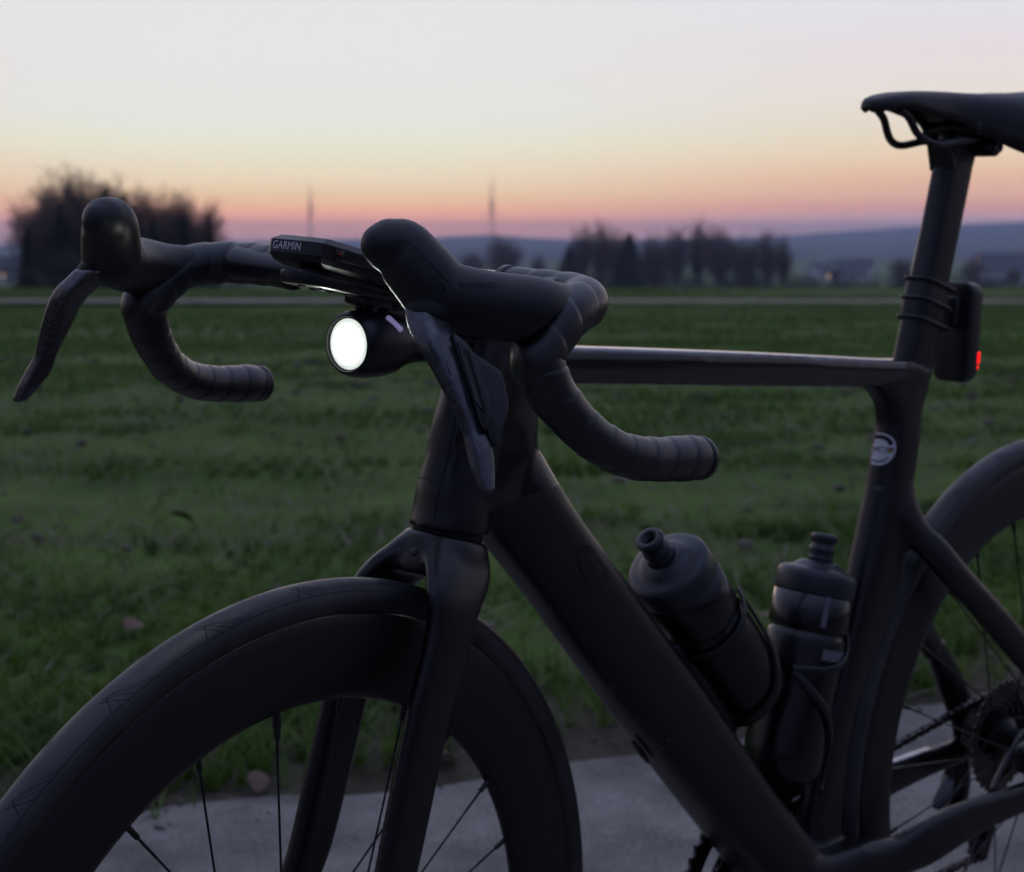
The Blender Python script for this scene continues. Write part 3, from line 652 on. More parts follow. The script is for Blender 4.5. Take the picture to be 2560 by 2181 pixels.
def trim_hood(me, s):
    """the rubber ends in a clean slanting lip where the tape starts"""
    m = np.array([1, -1, 1]) if s else np.ones(3)
    p1 = np.array([-0.5430, -0.200, 0.8850]); p2 = np.array([-0.5985, -0.200, 0.8470]); side = np.array([-0.75, -1.0, 0.0])
    n = np.cross(p2 - p1, side); n /= np.linalg.norm(n)
    if n[0] < 0: n = -n
    bm = bmesh.new(); bm.from_mesh(me)
    r = bmesh.ops.bisect_plane(bm, geom=bm.verts[:] + bm.edges[:] + bm.faces[:], dist=1e-6, plane_co=Vector(steer(p1 * m)), plane_no=Vector(sdir(n * m)), clear_outer=True)
    ed = [e for e in r['geom_cut'] if isinstance(e, bmesh.types.BMEdge)]
    if ed: bmesh.ops.edgeloop_fill(bm, edges=ed)
    bm.to_mesh(me); bm.free(); me.polygons.foreach_set('use_smooth', [True] * len(me.polygons)); me.update(); me.set_sharp_from_angle(angle=R(50)); return me

def build_lever(s):
    """brake and shift lever; s False = left (near), True = right (far)"""
    def S(vf): return svf(mir(vf) if s else vf)
    mb = MB()
    H = np.array(HOOD, float) / 1000
    mb.add(*path_tube(H[:, :3], H[:, 3], 32, 5))
    for c in (H[0], H[-1], H[-2]): mb.add(*lathe([(c[3] * math.sin(R(a)), -c[3] * math.cos(R(a))) for a in np.linspace(2, 178, 14)], c[:3], (0, 0, 1), 24))
    # grip swells round the bar, bracket below the nose
    mb.add(*path_tube([(-0.528, -0.1800, 0.862), (-0.544, -0.1815, 0.853), (-0.553, -0.1825, 0.843)], [0.0162, 0.0176, 0.0170], 28, 3))
    mb.add(*path_tube([(-0.588, -0.160, 0.876), (-0.600, -0.157, 0.876)], [0.0185, 0.019], 28, 3))
    mb.add(*section_tube([[-614, -148, 884, 0.95, 0.2, 16, 15], [-618, -151, 876, 0.97, 0.15, 14, 13]], 2.4, 4, 30, dome1=0.003))
    vf = (mb.V(), mb.f); mb2 = MB().add(*S(vf))
    hood = obj('brake_hood', trim_hood(fuse(mb2, 'brake_hood', 0.0017, 10, 0.5), s), 'rubber', bar)
    hood.parent = bike
    tag(hood, 'rubber hood on the near left drop' if not s else 'rubber hood on the far right drop')
    rows = [list(r) for r in LEVER]
    if s:      # the far lever stands a little further out and shows its full width
        for i, r in enumerate(rows): t = i / (len(rows) - 1); r[1] -= 4.0 * t * t; r[2] -= 3.0 * t * t; r[5] *= 1.14; r[6] *= 1.14
    lv = part('brake_lever', S(section_tube(rows, 4.5, 8, 36, dome0=0.004, dome1=0.004)), 'lever', hood)
    # black pivot collar standing in for the shaded gap between hood and lever
    part('pivot_gap_shade', S(section_tube([[-616, -149, 882, 0.98, 0.1, 14.5, 13.5], [-620, -153, 874, 0.98, 0.1, 14, 12.5], [-620, -156, 868, 0.98, 0.1, 11, 9.5]], 2.1, 3, 30, dome1=0.003)), 'print_and_gap_black', hood)
    # shift buttons behind the lever
    yv = -np.array(PADDLE_N)      # inwards, away from the finger side
    rib = np.array(RIBBED_OUTLINE) / 1000; pad = np.array(PADDLE_OUTLINE) / 1000
    part('shift_button', S(prism(smooth_poly(rib, 3), -yv * 0.002, yv * 0.004, 0.0012)), 'plastic', hood, sharp=50)
    part('shift_paddle', S(prism(smooth_poly(pad, 3), yv * 0.000, yv * 0.005, 0.0012)), 'plastic', hood, sharp=50)
    mb = MB()
    A = (rib[0] + rib[9]) / 2; B = rib[2]; Cc = (rib[7] + rib[8]) / 2; D = rib[5]
    for i in range(20):
        t = 0.04 + 0.9 * i / 19; a = A + (Cc - A) * t; b = B + (D - B) * t; m_ = (a + b) / 2; e = (b - a); k = 0.40
        mb.add(*path_tube([m_ - e * k - yv * 0.0021 + np.array([0, 0, 0.0022]), m_ + e * k - yv * 0.0021 - np.array([0, 0, 0.0022])], 0.0008, 5))
    o = part('button_rib', S((mb.V(), mb.f)), 'plastic', hood); tag(o, kind='stuff')
    hb = bvh_of(hood.data)
    return hood, lv, hb
hood_l, lever_l, HL_BVH = build_lever(False)
hood_r, lever_r, HR_BVH = build_lever(True)

HOOD_SEAM = [[-626.5, -160, 893], [-625.0, -166.4, 895.4], [-624.5, -171.3, 898.0], [-619.6, -177.8, 902.8], [-613.0, -181.4, 904.5], [-609.6, -185.1, 902.3], [-605.0, -190.1, 895.6], [-597.7, -196.4, 885.7], [-592.8, -200.0, 878.5], [-589.3, -202.9, 871.2], [-585.4, -202.8, 862.2]]
HOOD_COVER = [[-605.4, -191.7, 872.7], [-605.2, -192.6, 876.6], [-604.1, -193.8, 880.7], [-601.7, -195.1, 883.6], [-597.8, -196.5, 885.5]]
def build_lettering():
    # embossed maker name on the outside of the near hood, printed series name along both levers
    c = sdir((0.62, 0.78, -0.05)); V, F = text_mesh('SHIMANO', 0.0036); V[:, 0] *= 1.25
    c = np.array([0.42, 0.90, -0.08]); o = np.array([-0.5785, -0.2058, 0.8795]) - c * 0.03; V = V * np.array([0.0225 / (V[:, 0].max() - V[:, 0].min()), 1, 1])
    part('embossed_name', press(V, F, o, (0.92, -0.39, -0.03), (0.02, 0, 1), c, HL_BVH, 0.0003), 'print_and_gap_black', hood_l)
    # moulded seam of the nose cap, pivot cover outline and the pivot screw, on both hoods
    seam = np.array(HOOD_SEAM) / 1000; cover = np.array(HOOD_COVER) / 1000; screw = np.array([-0.5991, -0.1973, 0.8781])
    for hd, bv, s in ((hood_l, HL_BVH, False), (hood_r, HR_BVH, True)):
        def side(P): return steer(((np.asarray(P) - S0) @ S_M + S0) * np.array([1, -1, 1])) if s else np.asarray(P)
        part('hood_seam', surface_line(side(seam), bv, 0.00030), 'print_and_gap_black', hd)
        part('hood_seam', surface_line(side(cover), bv, 0.00030), 'print_and_gap_black', hd)
        h = bv.find_nearest(Vector(side(screw[None])[0]))
        part('pivot_screw', lathe([(0.0030, -0.0006), (0.0030, 0.0003), (0.0022, 0.0004), (0.0018, -0.0004), (0.0001, -0.0005)], np.array(h[0]), np.array(h[1]), 24), 'print_and_gap_black', hd, sharp=40)
    for sgn, lv, hd in ((1, lever_l, hood_l), (-1, lever_r, hood_r)):
        bv = bvh_of(lv.data); m = np.array([1, sgn, 1])
        V, F = text_mesh('ULTEGRA', 0.0070); V[:, 0] *= 1.35
        c = sdir((0.80, 0.60, 0.0)); d = sdir(np.array([-0.05, -0.50, -0.86]) * m); up = np.cross(c, d); up /= np.linalg.norm(up)
        o = steer(np.array([-0.6345, -0.181, 0.8340]) * m) - c * 0.04 - up * 0.001 * (0 if sgn > 0 else 1)
        part('lever_print', press(V, F, o, d, -up, c, bv, 0.0003), 'faint_print', hd)
build_lettering()

def build_saddle():
    # station: x, top z at the middle, half width, how far the flank drops, dish
    ST = [(0.0845, 1.0125, 0.006, 0.004, 0), (0.0885, 1.0165, 0.0125, 0.008, 0), (0.102, 1.0205, 0.0170, 0.010, 0), (0.130, 1.0242, 0.0195, 0.012, 0.0005), (0.165, 1.0262, 0.0215, 0.021, 0.002), (0.195, 1.0268, 0.0240, 0.026, 0.003), (0.220, 1.0270, 0.0310, 0.036, 0.003), (0.245, 1.0275, 0.0430, 0.047, 0.003), (0.270, 1.0290, 0.0560, 0.057, 0.004), (0.295, 1.0310, 0.0650, 0.063, 0.004), (0.320, 1.0330, 0.0700, 0.060, 0.004), (0.338, 1.0335, 0.0690, 0.048, 0.003), (0.350, 1.0310, 0.060, 0.030, 0.0)]
    rows = pchip_rows(ST, 5); rings = []
    for x, zt, hw, dr, dish in rows:
        pts = []
        for u in np.linspace(-1, 1, 25):      # top surface: crowned, flanks turned down
            a = abs(u); y = hw * math.sin(a * math.pi / 2) * (1 if u > 0 else -1)
            z = zt - dish * math.exp(-(u / 0.22) ** 2) - dr * (a ** 3.2) - 0.1 * hw * a * a
            pts.append((x, y, z))
        for u in np.linspace(0.94, -0.94, 15):    # underside shell
            a = abs(u); y = (hw - 0.004) * math.sin(a * math.pi / 2) * (1 if u > 0 else -1)
            z = zt - 0.0055 - dr * (a ** 3.2) - 0.1 * hw * a * a
            pts.append((x, y, z))
        rings.append(pts)
    sad = part('saddle', skin(np.array(rings)), 'saddle', bike)
    for s in (-1, 1):
        part('rail', path_tube([(0.116, s * 0.0125, 1.006), (0.128, s * 0.014, 0.999), (0.138, s * 0.016, 0.986), (0.150, s * 0.019, 0.9785), (0.170, s * 0.0215, 0.9755), (0.205, s * 0.022, 0.9800), (0.255, s * 0.022, 0.9850), (0.290, s * 0.024, 0.992), (0.318, s * 0.028, 1.004), (0.330, s * 0.03, 1.012)], 0.0037, 12, 4), 'dark_steel', sad)
    part('nose_mount', rbox((0.024, 0.030, 0.008), 0.003, 2, Matrix.Translation((0.116, 0, 1.0125)) @ Matrix.Rotation(R(-4), 4, 'Y')), 'plastic', sad)
    part('rear_mount', rbox((0.024, 0.086, 0.014), 0.005, 2, Matrix.Translation((0.322, 0, 1.010))), 'plastic', sad)
    return sad
saddle = build_saddle()
# ------------------------------------------------------------------ drivetrain (far side)
def sprocket(c, r, teeth, th, inner, tooth=0.0042):
    n = teeth * 4; V = []; F = []
    for side in (-th / 2, th / 2):
        for i in range(n):
            a = 2 * math.pi * i / n; k = i % 4; rr = r + (tooth if k in (1, 2) else 0) * (1 if k == 1 else 0.8)
            V.append(c + np.array([math.cos(a) * rr, side, math.sin(a) * rr]))
        for i in range(n):
            a = 2 * math.pi * i / n; V.append(c + np.array([math.cos(a) * inner, side, math.sin(a) * inner]))
    for i in range(n):
        j = (i + 1) % n; A = lambda o: (o + i, o + j)
        F.append((i, j, n + j, n + i)); F.append((2 * n + j, 2 * n + i, 3 * n + i, 3 * n + j)); F.append((j, i, 2 * n + i, 2 * n + j)); F.append((n + i, n + j, 3 * n + j, 3 * n + i))
    return np.array(V), F
def build_drivetrain():
    bb = np.array([0, 0, 0.266])
    crank = part('crankset', lathe([(0.013, -0.072), (0.0145, -0.070), (0.0145, 0.070), (0.013, 0.072)], bb, (0, 1, 0), 32), 'dark_steel', bike, sharp=40)
    for s, a in ((-1, -86), (1, 94)):
        d = np.array([math.cos(R(a)), 0, math.sin(R(a))]); e = bb + np.array([0, s * 0.066, 0])
        q = (d[2], -d[0])
        rows = [[1000 * (e[0] + d[0] * t), 1000 * (e[1] + s * 0.008 * t / 0.17), 1000 * (e[2] + d[2] * t), q[0], q[1], w, b] for t, w, b in ((-0.012, 15, 7.5), (0.0, 18, 8), (0.03, 15, 7.5), (0.09, 12.5, 7), (0.15, 12, 6.5), (0.1725, 13, 6.5))]
        part('crank_arm', section_tube(rows, 3, 5, 24, dome0=0.006, dome1=0.008), 'gloss', crank)
        p = e + d * 0.1725 + np.array([0, s * 0.055, 0])
        mb = MB(); mb.add(*lathe([(0.005, -0.035), (0.0095, -0.03), (0.0095, 0.03), (0.006, 0.034)], p, (0, 1, 0), 20)); mb.add(*rbox((0.085, 0.058, 0.013), 0.006, 2, Matrix.Translation(p)))
        part('pedal', mb, 'plastic', crank, sharp=40)
    part('chainring', sprocket(bb + np.array([0, 0.047, 0]), 0.1035, 52, 0.0035, 0.086), 'dark_steel', crank, sharp=40)
    part('chainring', sprocket(bb + np.array([0, 0.0405, 0]), 0.0705, 36, 0.003, 0.056), 'dark_steel', crank, sharp=40)
    mb = MB()
    for k in range(4):
        a = R(90 * k + 20); mb.add(*path_tube([bb + np.array([0, 0.045, 0]), bb + np.array([math.cos(a) * 0.09, 0.045, math.sin(a) * 0.09])], [0.014, 0.008], 12))
    part('spider', mb, 'gloss', crank)
    # cassette
    cas = part('cassette', lathe([(0.018, 0.018), (0.022, 0.019), (0.022, 0.058), (0.014, 0.060)], AX_R, (0, 1, 0), 32), 'dark_steel', bike, sharp=40)
    for i, t in enumerate((30, 27, 24, 21, 19, 18, 17, 16, 15, 14, 13)):
        r = t * 0.0127 / (2 * math.pi)
        part('sprocket', sprocket(AX_R + np.array([0, 0.0225 + i * 0.0034, 0]), r, t, 0.0017, max(r - 0.012, 0.019), 0.0034), 'cassette', cas, sharp=40)
    # chain: upper run, round the cassette, down to the derailleur, lower run
    yc = 0.043; rc = 0.040; der = np.array([0.432, 0, 0.252]); der2 = np.array([0.404, 0, 0.205])
    P = []
    for t in np.linspace(0, 1, 34): P.append((0.004 + (0.401 - 0.004) * t, 0.0405 + 0.004 * t, 0.338 + (0.3765 - 0.338) * t))
    for a in np.linspace(85, -60, 9): P.append((AX_R[0] + rc * math.cos(R(a)), 0.0445, AX_R[2] + rc * math.sin(R(a))))
    for t in np.linspace(0.1, 1, 4): P.append((0.424 + 0.020 * t, 0.0445, 0.300 - 0.045 * t))
    for t in np.linspace(0.1, 1, 4): P.append((0.444 - 0.040 * t, 0.0445, 0.255 - 0.065 * t))
    for t in np.linspace(0.05, 1, 34): P.append((0.404 - 0.404 * t, 0.0445 - 0.004 * t, 0.190 + 0.004 * t))
    for a in np.linspace(-95, -265, 15): P.append((0.0715 * math.cos(R(a)), 0.0405, 0.266 + 0.0715 * math.sin(R(a))))
    P = np.array(P); d = np.concatenate([[0], np.cumsum(np.linalg.norm(np.diff(P, axis=0), axis=1))]); n = int(d[-1] / 0.0127)
    S = np.linspace(0, d[-1], n + 1); Q = np.array([[np.interp(s, d, P[:, k]) for k in range(3)] for s in S])
    mb = MB()
    for q in Q[:-1]: mb.add(*lathe([(0.0036, -0.0036), (0.0036, 0.0036)], q, (0, 1, 0), 8))
    chain = part('chain', mb, 'chain', bike, sharp=40)
    def link_mesh(w):
        mb = MB()
        for s in (-1, 1):
            out = []
            for a in np.linspace(90, 270, 6): out.append((0.0040 * math.cos(R(a)), 0, 0.0040 * math.sin(R(a))))
            out.append((0.00635, 0, -0.0031))
            for a in np.linspace(-90, 90, 6): out.append((0.0127 + 0.0040 * math.cos(R(a)), 0, 0.0040 * math.sin(R(a))))
            out.append((0.00635, 0, 0.0031))
            mb.add(*prism(np.array(out), np.array([0, s * w, 0]), np.array([0, s * (w + 0.0009), 0])))
        return mb.mesh('chain_link', True, 40)
    ml = [link_mesh(0.0014), link_mesh(0.0024)]
    for i in range(n):
        o = obj('chain_link', ml[i % 2], 'chain', chain); dv = Q[i + 1] - Q[i]
        o.location = Q[i]; o.rotation_euler = (0, -math.atan2(dv[2], dv[0]), 0)
    # rear derailleur
    mb = MB()
    mb.add(*section_tube([[404, 74, 312, 0.9, 0.4, 12, 9], [412, 80, 290, 0.9, 0.4, 14, 12], [416, 86, 262, 0.95, 0.1, 20, 15], [416, 86, 240, 0.9, -0.3, 16, 13]], 2.4, 5, 28, dome0=0.006, dome1=0.010))
    mb.add(*section_tube([[394, 82, 262, 0.5, 0.86, 15, 12], [382, 84, 250, 0.5, 0.86, 12, 10]], 2.3, 4, 24, dome0=0.004, dome1=0.008))
    rd = obj('rear_derailleur', fuse(mb, 'rear_derailleur', 0.002, 6), MAT['gloss'], bike)
    mb = MB()
    for s in (-1, 1): mb.add(*section_tube([[440, 44.5 + s * 6, 258, 0.87, -0.5, 8, 1], [425, 44.5 + s * 6, 230, 0.87, -0.5, 6, 1], [404, 44.5 + s * 6, 192, 0.87, -0.5, 9, 1]], 3, 4, 16, dome0=0.004, dome1=0.006))
    part('derailleur_cage', mb, 'dark_steel', rd)
    for c in ((0.436, 0.0445, 0.250), (0.404, 0.0445, 0.205)):
        part('jockey_wheel', sprocket(np.array(c), 0.020, 12, 0.003, 0.006), 'plastic', rd, sharp=40)
    # front derailleur behind the seat tube
    mb = MB()
    mb.add(*rbox((0.028, 0.020, 0.040), 0.005, 2, Matrix.Translation((0.050, 0.030, 0.385))))
    for s in (-1, 1): mb.add(*section_tube([[-10, 44 + s * 6, 366, 0.2, 0.98, 10, 1], [30, 44 + s * 6, 372, 0.05, 1, 14, 1], [62, 44 + s * 6, 356, -0.3, 0.95, 9, 1]], 3, 4, 14))
    part('front_derailleur', mb, 'dark_steel', bike, sharp=40)
    # bright guard strip on the far chain stay
    part('chainstay_guard', section_tube([[190, 57.5, 334.5, -0.10, 0.99, 1.6, 5], [225, 58.8, 334.8, -0.06, 0.99, 1.6, 5], [262, 60, 332.5, 0.0, 1, 1.6, 5], [322, 62.5, 330.0, 0.02, 1, 1.4, 5]], 3, 5, 16), 'steel', frame)
    # left rear caliper, mount and hose
    mb = MB(); mb.add(*rbox((0.060, 0.026, 0.030), 0.007, 3, Matrix.Translation((0.338, -0.056, 0.352)) @ Matrix.Rotation(R(-8), 4, 'Y')))
    mb.add(*lathe([(0.010, -0.016), (0.011, -0.014), (0.011, 0.014), (0.010, 0.016)], (0.348, -0.058, 0.366), (0, 1, 0), 20))
    part('rear_brake_caliper', mb, 'plastic', frame, sharp=45)
    part('brake_hose', path_tube([(0.352, -0.052, 0.372), (0.330, -0.050, 0.377), (0.305, -0.050, 0.366), (0.284, -0.050, 0.348), (0.270, -0.0515, 0.338), (0.258, -0.054, 0.330)], 0.0027, 12, 5), 'shiny_plastic', frame)
build_drivetrain()

# ------------------------------------------------------------------ bottles and cages
class Cyl:
    def __init__(s, p, d, to):
        s.p = np.asarray(p, float); s.d = np.asarray(d, float); s.d /= np.linalg.norm(s.d)
        t = np.asarray(to, float); t = t - s.d * (t @ s.d); s.u = t / np.linalg.norm(t); s.w = np.cross(s.d, s.u)
    def at(s, t, phi, r): return s.p + s.d * t + r * (math.cos(phi) * s.u + math.sin(phi) * s.w)
# d points from the nozzle down to the base, u towards the frame tube
FB = Cyl((-0.1728, 0, 0.6112), (0.655, 0, -0.755), (-0.752, 0, -0.66))
RB = Cyl((0.0135, 0, 0.5312), (-0.262, 0, -0.965), (0.965, 0, -0.262))
def build_cage(C, name, t0):
    """carbon cage: back plate, ring arm and swooping lower arm on each side"""
    r = 0.0382
    def P(t, ph): return C.at(t, R(ph), r)
    cage = MB()
    back = [C.at(t, 0, 0.0385) for t in (t0 - 0.015, t0 + 0.02, t0 + 0.06, t0 + 0.105)]
    cage.add(*path_tube(back, [0.006, 0.009, 0.010, 0.008], 12, 4))
    cg = part(name, cage, 'plastic', frame)
    cg.parent = bike
    for s in (-1, 1):
        def band(pts, w0):
            Q = pchip_rows(np.array([(t, ph, w) for (t, ph), w in zip(pts, w0)]), 8); rings = []
            X = np.array([C.at(t, R(s * ph), r) for t, ph, _ in Q]); T = np.gradient(X, axis=0); T /= np.linalg.norm(T, axis=1)[:, None]
            for i, (t, ph, w) in enumerate(Q):
                n = X[i] - (C.p + C.d * t); n /= np.linalg.norm(n); b = np.cross(T[i], n)
                ring = [X[i] + b * (w * math.cos(a)) + n * (0.0014 + 0.0017 * math.sin(a)) for a in np.linspace(0, 2 * math.pi, 14, endpoint=False)]
                rings.append(ring)
            V, F = skin(np.array(rings)); return V, F
        if name == 'bottle_cage':
            part('cage_arm', band([(t0 + 0.004, 2), (t0 + 0.003, 40), (t0 + 0.001, 85), (t0 - 0.003, 125), (t0 - 0.006, 150)], (0.005, 0.0042, 0.0036, 0.0036, 0.004)), 'plastic', cg)
            part('cage_arm', band([(t0 - 0.005, 149), (t0 + 0.020, 146), (t0 + 0.050, 135), (t0 + 0.075, 105), (t0 + 0.090, 65), (t0 + 0.095, 30), (t0 + 0.095, 5)], (0.004, 0.004, 0.004, 0.0042, 0.0045, 0.005, 0.006)), 'plastic', cg)
        else:
            part('cage_arm', band([(t0 - 0.010, 14), (t0 + 0.010, 40), (t0 + 0.026, 72), (t0 + 0.035, 105), (t0 + 0.038, 135), (t0 + 0.040, 152)], (0.005, 0.004, 0.0038, 0.0038, 0.004, 0.004)), 'plastic', cg)
            part('cage_arm', band([(t0 + 0.042, 151), (t0 + 0.058, 120), (t0 + 0.075, 90), (t0 + 0.097, 62), (t0 + 0.120, 48), (t0 + 0.140, 50), (t0 + 0.146, 60)], (0.004, 0.004, 0.004, 0.0042, 0.0042, 0.004, 0.004)), 'plastic', cg)
build_cage(FB, 'bottle_cage', 0.060)
build_cage(RB, 'rear_bottle_cage', -0.004)

def build_bottle(C, nz, end, waist, label):
    base = C.p + C.d * end
    m = BIKE_M @ Matrix.Translation(base)
    b = empty('water_bottle', m); tag(b, label, 'bottle', 'water bottles')
    def P(n, vf, mt, **k): return part(n, vf, mt, b, base, **k)
    t0 = nz + 0.026
    body = [(0.0340, t0 + 0.030), (0.0366, t0 + 0.0305), (0.0368, t0 + 0.050), (0.0368, waist - 0.004), (0.0362, waist - 0.0025), (0.0338, waist - 0.0015), (0.0336, waist + 0.001), (0.0352, waist + 0.003), (0.0364, waist + 0.007), (0.0368, waist + 0.014), (0.0368, waist + 0.03), (0.0368, end - 0.028), (0.0358, end - 0.012), (0.033, end - 0.003), (0.029, end), (0.005, end + 0.0005)]
    P('body', lathe(body, C.p, C.d, 56), 'bottle')
    cap = [(0.0001, t0 - 0.001), (0.012, t0 - 0.0005), (0.018, t0 + 0.0005), (0.022, t0 + 0.004), (0.0245, t0 + 0.0058), (0.030, t0 + 0.0070), (0.0345, t0 + 0.0085), (0.0368, t0 + 0.012), (0.0371, t0 + 0.016), (0.0371, t0 + 0.0285), (0.0366, t0 + 0.0298), (0.030, t0 + 0.030)]
    cp = P('cap', lathe(cap, C.p, C.d, 56), 'cap')
    nzp = [(0.0056, nz + 0.008), (0.0062, nz + 0.0012), (0.0082, nz), (0.0112, nz + 0.0005), (0.0124, nz + 0.003), (0.0120, nz + 0.006), (0.0102, nz + 0.0085), (0.0100, nz + 0.011), (0.0118, nz + 0.013), (0.0122, nz + 0.016), (0.0112, nz + 0.0185), (0.0108, nz + 0.022), (0.0135, t0 + 0.000)]
    part('nozzle', lathe(nzp, C.p, C.d, 40), 'cap', cp, base)
    part('nozzle_hole', lathe([(0.0060, nz + 0.0070), (0.0001, nz + 0.0070)], C.p, C.d, 20), 'print_and_gap_black', cp, base)
    return b, base
bot_f, base_f = build_bottle(FB, -0.050, 0.164, 0.052, 'smoky black drinking bottle leaning along the down tube, nozzle towards the camera')
bot_r, base_r = build_bottle(RB, -0.090, 0.138, 0.000, 'upright black drinking bottle with a printed vertical stripe against the seat tube')
def bottle_print():
    def patch(C, t0, t1, a0, a1, r, n=14, slope=0.0):
        V = []; F = []
        for i in range(n + 1):
            for j in range(n + 1):
                f = j / n; V.append(C.at(t0 + (t1 - t0) * i / n + slope * f, R(a0 + (a1 - a0) * f), r))
        for i in range(n):
            for j in range(n): a = i * (n + 1) + j; F.append((a, a + 1, a + n + 2, a + n + 1))
        return V, F
    # pale print: lens shaped patch on the front bottle, vertical stripe and band on the rear one
    V = []; F = []; n = 20
    for i in range(n + 1):
        f = i / n; a = 112 + 60 * f; c = 0.030 - 0.034 * f; h = 0.0105 * math.sin(math.pi * min(1, f * 0.62 + 0.02)) ** 0.8
        V += [FB.at(c - h, R(-a), 0.0371), FB.at(c + h, R(-a), 0.0371)]
    for i in range(n): F.append((2 * i, 2 * i + 1, 2 * i + 3, 2 * i + 2))
    part('print', (np.array(V), F), 'grey_print', bot_f, base_f)
    part('print', patch(RB, -0.034, -0.006, 119, 127, 0.0371), 'grey_print', bot_r, base_r)
    part('print', patch(RB, 0.013, 0.023, 60, 116, 0.0371), 'grey_print', bot_r, base_r)
bottle_print()

# ------------------------------------------------------------------ things clipped to the bike
def build_computer_mount():
    # arm from the bar to the puck under the computer; nose-up about 11 degrees
    tilt = Matrix.Rotation(R(11), 4, 'Y')      # x rearwards goes down
    out = []
    for a in np.linspace(90, 270, 17): out.append((-0.570 + 0.0172 * math.cos(R(a)), 0.0172 * math.sin(R(a)), 0))
    out += [(-0.545, -0.0172, 0), (-0.525, -0.0135, 0), (-0.498, -0.0135, 0), (-0.498, 0.0135, 0), (-0.525, 0.0135, 0), (-0.545, 0.0172, 0)]
    out = np.array(out)
    def tl(V):
        V = np.array(V, float); dx = V[:, 0] + 0.587; V[:, 2] += 0.883 - 0.193 * dx; return V
    V, F = prism(out, np.array([0, 0, -0.0085]), np.array([0, 0, 0]), 0.0012)
    arm = part('computer_mount', (steer(tl(V)), F), 'plastic', bike, sharp=45)
    # bar clamp and quarter-turn puck
    mb = MB(); mb.add(*rbox((0.034, 0.020, 0.026), 0.005, 3, Matrix.Translation((-0.492, 0, 0.866)))); mb.add(*lathe([(0.0125, 0.0), (0.0125, 0.006), (0.010, 0.0085)], (-0.560, 0, 0.8775), (0.19, 0, 0.98), 32))
    part('mount_clamp', (steer(mb.V()), mb.f), 'plastic', arm, sharp=45)
    # screws and pockets on the underside that catch the lamp light
    for (x, y, r) in ((-0.578, -0.004, 0.0026), (-0.570, 0.006, 0.0018), (-0.566, -0.009, 0.0018), (-0.556, 0.009, 0.0022), (-0.552, -0.004, 0.0030), (-0.545, 0.004, 0.0022), (-0.540, -0.009, 0.0026)):
        V, F = lathe([(r, 0), (r, 0.0012), (r * 0.5, 0.0014), (r * 0.5, 0.0004)], (x, y, -0.0085), (0, 0, -1), 14)
        part('mount_screw', (steer(tl(V)), F), 'dark_steel', arm, sharp=40)
    # knuckle with a see-through eye holding the lamp
    mb = MB()
    for y in (-0.0075, 0.0, 0.0075):
        o = []
        for a in np.linspace(0, 360, 28, endpoint=False): o.append(a)
        V = []; F = []; n = len(o)
        for yy in (y - 0.0015, y + 0.0015):
            for rr in (0.0095, 0.0050):
                for a in o: V.append((-0.507 + rr * math.cos(R(a)), yy, 0.8520 + rr * math.sin(R(a))))
        for i in range(n):
            j = (i + 1) % n
            F += [(i, j, n + j, n + i), (2 * n + j, 2 * n + i, 3 * n + i, 3 * n + j), (j, i, 2 * n + i, 2 * n + j), (n + i, n + j, 3 * n + j, 3 * n + i)]
        mb.add(np.array(V), F)
    part('lamp_knuckle', (steer(mb.V()), mb.f), 'plastic', arm, sharp=40)
    part('knuckle_block', svf(rbox((0.030, 0.020, 0.010), 0.003, 2, Matrix.Translation((-0.512, 0, 0.8595)) @ Matrix.Rotation(R(11), 4, 'Y'))), 'plastic', arm, sharp=45)
    return arm
mount = build_computer_mount()

